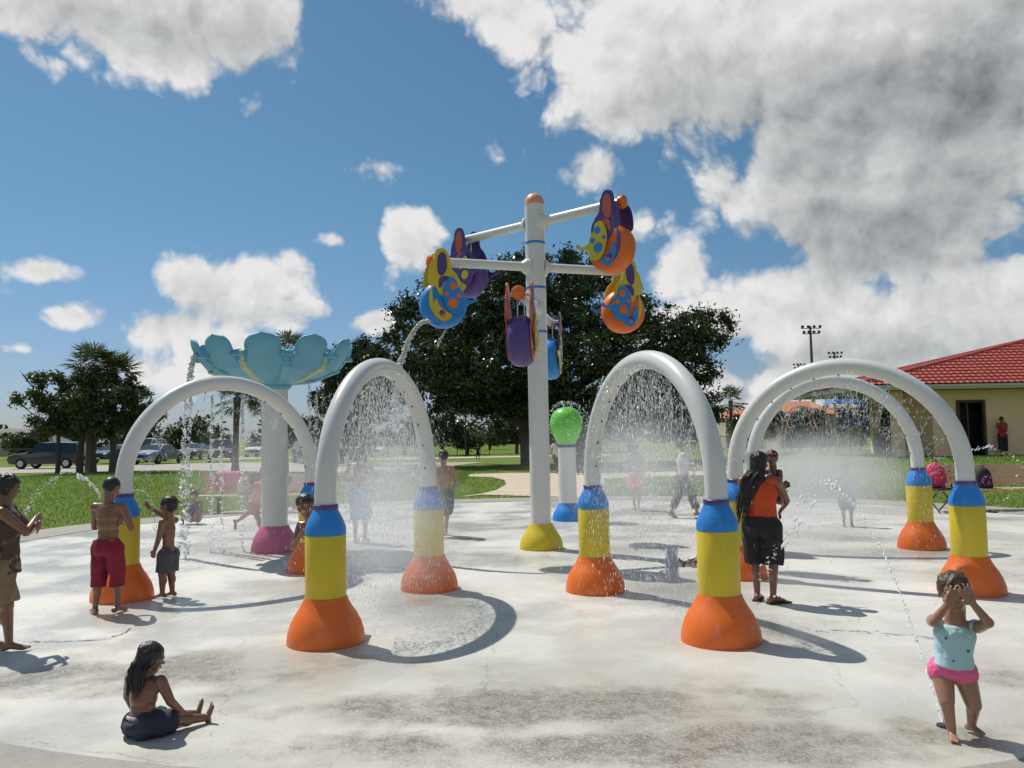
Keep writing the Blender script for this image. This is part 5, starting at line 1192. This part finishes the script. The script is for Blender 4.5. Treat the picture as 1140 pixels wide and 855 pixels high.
            if female:
                for s in(1,-1): G_.ell(T(.60)+r_*s*.040*H+f_*.045*H*F,(.038*H,.036*H,.040*H),RT,12,8)
            for n,s in(('R',1),('L',-1)):
                G_.cap(neck-u_*hd*.38+r_*s*.02*H,S[n]-r_*s*.022*H+u_*.004*H,.033*H,.030*H+ex,12)
                if kind=='shirt':
                    sl=o.get('sleeve',.5); d=E[n]-S[n]; G_.tube([S[n]-d*.12,S[n]+d*sl*.5,S[n]+d*sl],[.034*H*aF*chub+ex,.033*H*aF*chub+ex,.034*H*aF*chub+ex*1.3],14)
            G_.blob('shirt',m,root,vox,3,.5,wr=.0065*H,wsc=12/H,wst=(1,1,.8))
        elif kind=='skirt':
            t0=o.get('hi',.2); b0=o.get('lo',-.35); rings=[]; n_=28; fl_=o.get('flare',1.6)
            for i in range(6):
                q=i/5; t_=t0+(b0-t0)*q; a_=(.080+.035*q*fl_)*H*F+ex; c_=(.062+.040*q*fl_)*H*F+ex
                rings.append([T(t_)+RP@Vector(((a_*(1+.05*q*math.sin(j*2.3)))*math.cos(2*math.pi*j/n_),(c_*(1+.05*q*math.sin(j*2.3)))*math.sin(2*math.pi*j/n_),0)) for j in range(n_)])
            vv=[p for rr in rings for p in rr]; ff=[[i*n_+j,i*n_+(j+1)%n_,(i+1)*n_+(j+1)%n_,(i+1)*n_+j] for i in range(5) for j in range(n_)]+[list(range(n_)),[5*n_+j for j in range(n_)][::-1]]
            G_.add(vv,ff).blob('skirt',m,root,vox,3,.4)
        elif kind=='waist':
            n_=24; rings=[[T(t_)+f_*(.018*H*(F-.9))+RP@Vector(((.082*H*F+ex)*math.cos(2*math.pi*j/n_),(.064*H*F+ex)*math.sin(2*math.pi*j/n_)-.006*H,0)) for j in range(n_)] for t_ in(.145,.19)]
            G_.add([p for rr in rings for p in rr],[[j,(j+1)%n_,n_+(j+1)%n_,n_+j] for j in range(n_)]+[list(range(n_))[::-1],[n_+j for j in range(n_)]]).obj('waistband',m,root)
        elif kind=='sandals':
            for n in 'RL':
                fd=Vector(P.get('foot'+n,((1 if n=='R' else -1)*.18,1,0))).normalized(); c=A[n]+fd*.045*H; c=Vector((c.x,c.y,.006)); rot=basis(fd,(0,0,1))
                G_.box(c,(.062*H,.165*H,.016),rot).tube([A[n]+rot@Vector((.024*H,.05*H,-.03*H)),A[n]+rot@Vector((0,.055*H,-.004*H)),A[n]+rot@Vector((-.024*H,.05*H,-.03*H))],.006,6)
                G_.tube([A[n]+rot@Vector((.022*H,.01*H,-.01*H)),A[n]+rot@Vector((0,.03*H,.004*H)),A[n]+rot@Vector((-.022*H,.01*H,-.01*H))],.005,6)
            G_.obj('sandals',m,root,True)
    # hair
    if hair:
        Hh=MB()
        if hair=='buzz': Hh.ell(h(0,-.075,.135),(.365*hd,.425*hd,.38*hd),HB,24,16).ell(h(0,-.17,-.02),(.325*hd,.31*hd,.26*hd),HB,16,12)
        else:
            Hh.ell(h(0,-.085,.165),(.395*hd,.455*hd,.39*hd),HB,24,16).ell(h(0,-.20,-.05),(.345*hd,.32*hd,.32*hd),HB,16,12)
            rr=random.Random(hash(label)%1000 if False else len(label))
            for i in range(26):
                a=rr.uniform(0,6.283); q=rr.uniform(.1,1.0); p=Vector((math.cos(a)*.36*q,-.10+math.sin(a)*.40*q,.14+.36*math.sqrt(1-q*q*.95))); 
                if p.y>.26 and p.z<.3: continue
                Hh.ell(h(*p),(.075*hd,.10*hd,.07*hd),HB,8,6)
            if hair=='fringe':
                for i in range(7): x=-.27+.09*i; Hh.cap(h(x,.27,.36),h(x*1.05,.375,.20+.02*(i%2)),.06*hd,.035*hd,7)
            if hair=='bun': Hh.ell(h(0,-.52,.06),(.17*hd,.17*hd,.17*hd),HB,12,8).cap(h(.05,-.5,0),h(.1,-.62,-.35),.1*hd,.05*hd,8)
        if hair in('long','bun'): 
            for s in(1,-1): Hh.ell(h(s*.30,-.10,-.02),(.10*hd,.24*hd,.30*hd),HB,12,8)
        hc_=Hh.blob('hair',hairm,root,min(vox,.006) if fingers else vox,2,.4,wr=(.0 if hair=='buzz' else .028*hd),wsc=5/hd,wst=(1,1,.6))
        if locks:
            LL=MB(); rr=random.Random(5)
            hl=P.get('hairlen',1.6); bias=Vector(P.get('hairbias',(0,0,0)))
            for i in range(locks):
                a=rr.uniform(-1.25,1.25)*1.35; x=math.sin(a)*.36; y=-.12-math.cos(a)*.36; z0=rr.uniform(-.15,.3)
                p0=h(x*.95,y*.95,z0); out_=HB@Vector((math.sin(a),-math.cos(a),0)); L_=hl*hd*rr.uniform(.65,1.05)
                back=-f_
                pts=[p0,p0+out_*.06*hd+Vector((0,0,-.25*L_)),p0+out_*.03*hd+back*.04*hd+Vector((0,0,-.5*L_))+bias*.4*hd,p0+back*.05*hd+Vector((rr.uniform(-.06,.06)*hd,0,-.78*L_))+bias*.8*hd,p0+Vector((rr.uniform(-.1,.1)*hd,rr.uniform(-.05,.05)*hd,-L_))+bias*hd]
                # keep locks outside the torso
                for j in range(2,5):
                    q=pts[j]-T(.7); dpth=q.dot(-f_)
                    if dpth<.075*H*F*1.0 and abs(q.dot(r_))<.10*H: pts[j]=pts[j]+(-f_)*(.075*H*F-dpth)
                sp=spline(pts,4,False); w_=.045*hd*rr.uniform(.6,1.2)
                LL.tube([p+Vector((.012*hd*math.sin(k*1.3+i),.012*hd*math.cos(k*1.1+i),0)) for k,p in enumerate(sp)],[w_*(1-.75*(k/(len(sp)-1))**2) for k in range(len(sp))],6)
            LL.obj('hair_strands',hairm,root,ang=80)
    if face_det:
        ew=mat('eye_white',(.75,.73,.70),.2,0); ed=mat('eye_dark',(.012,.008,.006),.15,0); lp=mat('lips',(.30,.09,.07),.45,.1)
        for s in(1,-1):
            e=MB().ell(h(s*.145,.352,.005),(.062*hd,.03*hd,.034*hd),HB,12,8).obj('eye',ew,root); MB().ell(h(s*.145,.372,.005),(.028*hd,.016*hd,.030*hd),HB,10,8).obj('iris',ed,e)
            MB().tube([h(s*.06,.395,.085),h(s*.15,.385,.11),h(s*.24,.33,.08)],.016*hd,6).obj('eyebrow',hairm,root)
        if P.get('teeth'): MB().ell(h(0,.375,-.245),(.085*hd,.02*hd,.022*hd),HB,10,6).obj('teeth',ew,root)
        MB().tube([h(-.10,.335,-.235),h(-.05,.372,-.222),h(0,.380,-.226),h(.05,.372,-.222),h(.10,.335,-.235)],[.008*hd,.014*hd,.016*hd,.014*hd,.008*hd],6).tube([h(-.09,.335,-.255),h(0,.376,-.272),h(.09,.335,-.255)],[.008*hd,.018*hd,.008*hd],6).obj('lips',lp,root)
    return J
def clothm(name,c,var=.15): return mat(name,c,.85,var,16,bump=.6,bscale=28)
def pattern(name,base,spots,scale=22,th=.33):
    if name in MATS: return MATS[name]
    m,nt_,b=newmat(name); q=NB(nt_); tc_=q.n('ShaderNodeTexCoord').outputs['Object']; v=q.n('ShaderNodeTexVoronoi'); v.inputs['Scale'].default_value=scale; q.l(tc_,v.inputs['Vector'])
    c=base
    msk=q.ss(v.outputs['Distance'],th,th*.75); sel=q.n('ShaderNodeSeparateColor'); q.l(v.outputs['Color'],sel.inputs[0])
    cs=q.mix(q.m('GREATER_THAN',sel.outputs[0],.5),spots[0],spots[1]); cs=q.mix(q.m('GREATER_THAN',sel.outputs[1],.6),cs,spots[2]) if len(spots)>2 else cs
    c=q.mix(q.m('MULTIPLY',msk,q.m('GREATER_THAN',sel.outputs[2],.25)),base,cs); q.l(c,b.inputs['Base Color']); b.inputs['Roughness'].default_value=.85
    bu=q.n('ShaderNodeBump'); bu.inputs['Strength'].default_value=.5; bu.inputs['Distance'].default_value=.01; q.l(q.noise(tc_,22,4),bu.inputs['Height']); q.l(bu.outputs[0],b.inputs['Normal'])
    MATS[name]=m; return m
PZ=.024
def at(px,py): q=G(px,py,PZ); return (q.x,q.y,PZ)
# toddler in front, hands over the eyes
person(at(1071,822),(-.22,-.97),.905,'toddler in mint dotted top and pink bottoms covering her eyes with both hands',hr=.235,fat=1.2,skin=SK_TAN(),
 P=dict(pel=(.02,-.05,.390),neck=(0.0,.0,.745),chest=(.18,1,0),look=(.30,.95,-.10),headup=(.10,.05,1),handR=(.085,.150,.840),handL=(-.060,.150,.850),elbR=(.75,.2,-.9),elbL=(-.75,.3,-.9),
  ankR=(.06,.02,.045),ankL=(-.085,-.10,.050),kneeR=(.25,1,0),kneeL=(-.15,1,0),footR=(.15,1,0),footL=(-.5,.85,0),hdirR=(-.55,.05,.85),hdirL=(.45,.05,.85),palmR=(-.1,-1,.0),palmL=(.1,-1,.0),thumbR=(-.3,0,-1),thumbL=(.3,0,-1),curlR=.14,curlL=.14,spread=.2,handk=1.35,legfrac=.415),
 hair='short',hairm=HAIRB(),vox=.0052,fingers=True,face_det=True,garm=[('trunks',clothm('pink_swim_cloth',(.80,.14,.30)),dict(ex=.009)),('tank',pattern('mint_dotted_cloth',(.40,.60,.66),((.6,.12,.2),(.05,.12,.2),(.7,.7,.65)),26,.30),dict(lo=.13,ex=.010,flare=1.05))],female=False)
# sitting girl
person(at(156,820),(.76,.65),.90,'girl with long wet black hair sitting on the pad with her back to the camera',hr=.195,skin=SK_BR(),fat=1.2,
 P=dict(pel=(0,0,.075),neck=(-.03,.045,.395),chest=(-.55,.9,0),pelf=(-.2,1,.0),look=(.25,.9,-.25),head=(-.025,.075,.487),handR=(.06,.25,.115),handL=(-.17,.02,.10),elbR=(.6,-.3,-.6),elbL=(-.8,-.3,.2),hdirR=(-.3,.9,-.3),
  ankR=(.045,.43,.035),ankL=(-.075,.44,.035),kneeR=(.25,0,1),kneeL=(-.3,0,1),footR=(.12,.12,1),footL=(-.1,.1,1),soleR=(0,1,0),soleL=(0,1,0),palmR=(0,0,-1),hairlen=1.25,hairbias=(-.10,.22,0),legfrac=.45,calfR=(0,0,-1),calfL=(0,0,-1)),
 hair='long',locks=60,vox=.0062,fingers=True,face_det=True,garm=[('shorts',clothm('black_shorts_cloth',(.025,.03,.045)),dict(len=.95,flare=1.1,hi=.09,ex=.010)),('waist',mat('white_elastic',(.6,.6,.6),.8),dict(ex=.006))])
# boy in burgundy shorts
person(at(119,683),(.20,.98),1.40,'shirtless boy in burgundy shorts seen from behind beside the far left arch',hr=.155,skin=SK_BR(),fat=1.12,
 P=dict(look=(.15,.95,-.45),head=(.0,.035,.915),neck=(0,.0,.825),handR=(.07,.15,.66),handL=(-.06,.16,.66),elbR=(.9,-.5,-1.2),elbL=(-.9,-.5,-1.2),ankR=(.062,.03,.042),ankL=(-.075,-.03,.042),footL=(-.75,.65,0),footR=(.1,1,0),curlR=.7,curlL=.7),
 hair='buzz',vox=.0085,fingers=True,garm=[('shorts',clothm('burgundy_cloth',(.20,.008,.025)),dict(len=1.30,flare=1.12,ex=.011,hi=.19)),('waist',mat('cream_elastic',(.35,.22,.17),.8),dict(ex=.006))])
# little boy with raised arm
person(at(187,665),(-.97,.15),1.13,'small boy in grey shorts raising his hand to the spout by the left arch',hr=.185,skin=SK_BR(),fat=.92,
 P=dict(look=(-.15,1,.05),handR=(.02,.30,.92),handL=(-.10,.10,.43),elbR=(.2,.2,-1),elbL=(-.2,-1,-.2),ankR=(.045,-.02,.042),ankL=(-.05,.03,.042),footR=(.05,1,0),footL=(-.1,1,0),hdirR=(.05,.35,.9),palmR=(0,1,0)),
 hair='short',vox=.0078,fingers=True,face_det=True,garm=[('shorts',clothm('grey_shorts_cloth',(.07,.07,.075)),dict(len=.88,flare=1.25,ex=.009,hi=.09))])
# peeking boy behind the column
px_=W(358,650,7.85)
person((px_.x,7.80,PZ),(-.12,-.99),1.24,'smiling boy peeking from behind the front column, arm round the white tube',hr=.17,skin=SK_BR(),
 P=dict(pel=(.0,-.03,.46),neck=(.04,.05,.80),head=(.085,.09,.905),look=(-.05,1,.02),headup=(.22,0,1),chest=(.1,1,0),handL=(-.085,.50,.905),handR=(.10,.14,.70),elbR=(.35,.1,-1),elbL=(-1,.0,.3),hdirL=(-.5,.8,-.2),palmL=(.9,.4,-.1),curlL=.4,curlR=.5,hdirR=(-.6,.6,.2),teeth=1),
 hair='short',vox=.0075,fingers=True,face_det=True,garm=[('shorts',clothm('navy_cloth',(.02,.03,.08)),dict(len=.9,ex=.01))])
# woman at the left edge
person((-4.39,7.02,PZ),(.93,.37),1.50,'woman in patterned brown top and khaki shorts with folded arms at the left edge',hr=.145,fat=1.22,skin=SK_BR(),female=True,
 P=dict(look=(-.1,1,-.25),neck=(0,.02,.83),handR=(-.03,.165,.735),handL=(.03,.185,.700),elbR=(.9,.1,-.8),elbL=(-.9,.1,-.8),hdirR=(-.9,.3,0),hdirL=(.9,.3,0),palmR=(0,-1,0),palmL=(0,-1,0),curlR=.6,curlL=.6,ankR=(.06,.06,.042),ankL=(-.06,-.05,.042),footR=(.1,1,0)),
 hair='bun',vox=.0095,fingers=True,face_det=True,garm=[('shorts',clothm('khaki_cloth',(.22,.15,.09)),dict(len=.92,flare=1.25,ex=.014)),('tank',pattern('brown_patterned_cloth',(.07,.045,.03),((.22,.15,.09),(.03,.02,.02),(.16,.08,.05)),18,.4),dict(lo=-.10,ex=.013,flare=1.1))])
# woman in orange holding a baby
wl_=at(851,671)
person(wl_,(.55,.84),1.53,'woman in orange tank top and black shorts with long black hair carrying a baby',hr=.138,fat=1.16,skin=SK_BR(),female=True,
 P=dict(look=(.5,.85,-.1),neck=(0,.0,.845),handR=(.03,.20,.66),handL=(.06,.205,.74),elbR=(1,-.15,-.7),elbL=(-.8,.3,-.5),hdirR=(-.8,.4,.2),hdirL=(.7,.3,.4),curlR=.5,curlL=.4,palmR=(0,-.6,1),palmL=(0,-1,0),ankR=(.062,-.01,.046),ankL=(-.06,.05,.046),footR=(.55,.8,0),footL=(-.2,1,0),hairlen=2.9,hairbias=(-.75,-.10,0)),
 hair='long',locks=85,vox=.0085,fingers=True,garm=[('shorts',clothm('black_cotton',(.013,.013,.016),.3),dict(len=1.10,flare=1.28,ex=.018,hi=.2)),('tank',clothm('orange_cotton',(.52,.065,.014)),dict(lo=.03,ex=.014)),('sandals',mat('brown_strap',(.04,.02,.015),.6))])
person((wl_[0]+.20,wl_[1]+.16,PZ+.93),(-.55,-.62),.66,'baby with dark hair held on the shoulder of the woman in orange',hr=.24,fat=1.05,skin=SK_BR(),
 P=dict(pel=(0,0,.14),neck=(0,.03,.64),chest=(0,1,0),look=(-.35,1,.05),handR=(.13,.24,.56),handL=(-.12,.22,.40),elbR=(.6,0,-.6),elbL=(-.6,0,-.6),ankR=(.15,.20,-.04),ankL=(-.15,.20,-.04),kneeR=(1,.4,0),kneeL=(-1,.4,0),footR=(.1,.3,-1),footL=(-.1,.3,-1),soleR=(0,-1,0),soleL=(0,-1,0),head=(-.0,.05,.80)),
 hair='short',vox=.0065,fingers=True,face_det=True,garm=[('tank',pattern('baby_cloth',(.05,.06,.10),((.5,.35,.3),(.3,.05,.08)),26,.3),dict(lo=.0,ex=.008))])
hb_=empty('headband',(wl_[0]+.185,wl_[1]+.14,PZ+.93+.568),math.atan2(.55,-.62),label='red-orange headband on the baby held by the woman in orange',cat='headband')
MB().tube([(.053*math.cos(t),.060*math.sin(t),.008*math.sin(t)) for t in np.linspace(0,6.283,25)],.007,8,False).obj('band',mat('red_band',(.55,.06,.03),.7),hb_)
# people in and behind the spray
person(at(401,604),(.2,.98),1.62,'tall boy in blue board shorts standing in the mist behind the front left arch',hr=.14,skin=SK_TAN(),fat=.92,
 P=dict(handR=(.10,.05,.62),handL=(-.07,.12,.64),elbR=(1,-.4,-.4),elbL=(-1,-.4,-.4)),vox=.014,garm=[('shorts',pattern('blue_shorts_cloth',(.10,.22,.40),((.5,.55,.6),(.05,.10,.25)),14,.3),dict(len=1.15,flare=1.3,ex=.014))])
person(at(495,597),(-.35,.9),1.52,'shirtless boy in patterned trunks walking behind the middle left arch',hr=.15,skin=SK_TAN(),
 P=dict(look=(.3,.8,-.5),handR=(.12,.08,.50),handL=(-.04,.15,.70),elbL=(-1,-.3,-.4),ankR=(.05,.12,.042),ankL=(-.05,-.10,.042)),vox=.012,garm=[('shorts',pattern('green_leaf_cloth',(.10,.13,.12),((.45,.48,.45),(.05,.07,.05)),16,.38),dict(len=1.08,flare=1.35,ex=.013))])
pk=at(709,568)
person(pk,(.1,.98),1.55,'girl in bright coral skirt walking away in the mist right of the pole',hr=.145,skin=SK_TAN(),fat=.95,female=True,
 P=dict(handR=(.10,.02,.50),handL=(-.11,.05,.60),ankR=(.03,.08,.042),ankL=(-.03,-.06,.042)),hair='long',locks=40,vox=.014,garm=[('tank',clothm('dark_top',(.10,.05,.07)),dict(lo=.1)),('skirt',clothm('coral_cloth',(.90,.10,.12)),dict(hi=.30,lo=-.32,flare=1.7))])
person(at(762,577),(.75,-.1),1.62,'person in pale striped top and dark rolled trousers striding through the mist',hr=.138,skin=SK_TAN(),fat=1.05,
 P=dict(look=(0,1,.0),ankR=(.04,.17,.05),ankL=(-.04,-.16,.07),handR=(.08,.24,.66),handL=(-.09,-.05,.50),elbR=(.4,-1,-.4),footL=(0,1,-.5)),hair='short',vox=.014,garm=[('shirt',pattern('pale_shirt_cloth',(.52,.46,.50),((.4,.12,.2),(.6,.6,.65)),14,.25),dict(lo=-.05,sleeve=.7)),('shorts',clothm('charcoal_cloth',(.07,.075,.09)),dict(len=1.75,flare=1.05,ex=.016)),('sandals',mat('grey_strap',(.06,.06,.06),.6))])
person(at(944,586),(-.3,-.9),1.15,'child in a pink top standing in the thick mist inside the farthest right arch',hr=.17,skin=SK_TAN(),P=dict(handR=(.12,.1,.62),handL=(-.12,.1,.62)),vox=.014,garm=[('tank',clothm('mauve_top',(.20,.11,.15)),dict(lo=.0)),('shorts',clothm('navy_cloth',(.02,.03,.08)),dict(len=.8))])
q=G(620,528)
person((q.x,38,0),(.5,-.8),1.68,'adult in white shirt and dark trousers behind the green ball, left side',hr=.133,P=dict(ankR=(.04,.1,.04),ankL=(-.04,-.08,.04)),vox=.02,garm=[('shirt',clothm('white_shirt_cloth',(.62,.60,.58)),dict(lo=-.05)),('shorts',clothm('black_trouser_cloth',(.02,.02,.025)),dict(len=1.3))])
q=W(646,500,37)
person((q.x,37,0),(0,1),1.72,'person in black standing just right of the green ball',hr=.133,vox=.02,garm=[('shirt',clothm('black_shirt_cloth',(.015,.015,.018)),dict(lo=-.05,sleeve=.9)),('shorts',clothm('black_trouser_cloth',(.02,.02,.025)),dict(len=1.9))])
q=W(532,500,62)
person((q.x,62,0),(-.3,-.9),1.30,'tiny distant child running on the far lawn under the tree',hr=.16,P=dict(ankR=(.04,.16,.08),ankL=(-.04,-.1,.04),handR=(.14,.1,.62)),vox=.02,garm=[('shirt',clothm('black_shirt_cloth',(.015,.015,.018)),dict(lo=0)),('shorts',clothm('navy_cloth',(.02,.03,.08)),dict(len=.8))])
q=W(1116,487,36.9)
person((q.x,36.9,tz(q.x,36.9)),(-.15,-.95),1.72,'person in a red sleeveless top and black trousers leaning against the pavilion wall',hr=.135,fat=1.1,P=dict(handR=(.06,.18,.83),elbR=(1,.1,-1),handL=(-.05,.15,.64),look=(-.2,1,-.3)),vox=.02,garm=[('tank',clothm('red_cotton',(.48,.02,.05)),dict(lo=-.1)),('shorts',clothm('black_trouser_cloth',(.02,.02,.025)),dict(len=1.8))])
# child half hidden behind the right-hand front column, one leg out
c_=G(786,632,PZ)
person((c_.x+.10,c_.y+.15,PZ),(-1,-.1),1.0,'child sitting behind the right front column with one bare foot showing',hr=.19,skin=SK_BR(),
 P=dict(pel=(0,-.05,.075),neck=(0,-.09,.36),handR=(.12,-.2,.06),handL=(-.12,-.2,.06),ankR=(.03,.36,.04),ankL=(-.05,.25,.05),kneeR=(.1,0,1),kneeL=(-.1,0,1),footR=(0,.5,1),footL=(0,.6,1),soleR=(0,1,0),soleL=(0,1,0),legfrac=.45),vox=.009,garm=[('shorts',clothm('navy_cloth',(.02,.03,.08)),dict(len=.8,ex=.009)),('tank',clothm('yellow_top_cloth',(.55,.4,.05)),dict(lo=0))])
# group by the back bench
person(at(216,583),(.1,-.99),1.2,'child sitting on the pad edge in a grey top near the pink towel',hr=.175,skin=SK_TAN(),
 P=dict(pel=(0,0,.10),neck=(0,.03,.40),handR=(.10,.24,.18),handL=(-.10,.24,.18),ankR=(.12,.26,.045),ankL=(-.12,.26,.045),kneeR=(.5,.3,1),kneeL=(-.5,.3,1),legfrac=.45),hair='long',vox=.014,garm=[('shirt',pattern('grey_flower_cloth',(.15,.15,.18),((.5,.5,.55),(.35,.12,.2)),14,.35),dict(lo=0)),('shorts',clothm('pale_shorts_cloth',(.45,.40,.40)),dict(len=.8))])
person(at(284,600),(.85,-.3),1.35,'child running in the mist just left of the flower pole, leg kicked back',hr=.165,skin=SK_TAN(),
 P=dict(pel=(0,0,.46),neck=(0,.12,.77),head=(0,.18,.88),ankR=(.04,.16,.045),ankL=(-.05,-.40,.17),kneeL=(-.1,.6,-.4),footL=(0,.25,-1),soleL=(0,-1,-.2),handR=(.10,-.05,.50),handL=(-.10,.30,.62),elbR=(.5,-1,0)),vox=.013,garm=[('tank',clothm('salmon_top',(.50,.22,.18)),dict(lo=0)),('shorts',clothm('salmon_shorts',(.42,.20,.17)),dict(len=.6))])
person(at(303,597),(.6,.5),1.25,'child in pale shorts bending forward half behind the flower pole',hr=.17,skin=SK_TAN(),
 P=dict(pel=(0,-.03,.44),neck=(0,.18,.70),head=(0,.26,.78),ankR=(.05,.12,.045),ankL=(-.05,-.12,.045),handR=(.10,.28,.42),handL=(-.10,.28,.45)),vox=.013,garm=[('shorts',clothm('pale_shorts_cloth',(.45,.40,.40)),dict(len=.8))])

# ------------------------------------------------------------------ render settings
sc.render.engine='CYCLES'; cy=sc.cycles
cy.max_bounces=7; cy.diffuse_bounces=3; cy.glossy_bounces=3; cy.transmission_bounces=4; cy.transparent_max_bounces=8; cy.volume_bounces=1
cy.use_denoising=True; cy.denoiser='OPENIMAGEDENOISE'; cy.use_adaptive_sampling=True; cy.adaptive_threshold=.015
cy.caustics_reflective=False; cy.caustics_refractive=False; cy.sample_clamp_indirect=6; cy.sample_clamp_direct=0
try: cy.denoising_prefilter='ACCURATE'; cy.denoising_input_passes='RGB_ALBEDO_NORMAL'
except Exception: pass
sc.view_settings.view_transform='Standard'; sc.view_settings.look='None'; sc.view_settings.gamma=1; sc.view_settings.use_curve_mapping=False
sc.view_settings.exposure=0.0
bpy.context.view_layer.update()
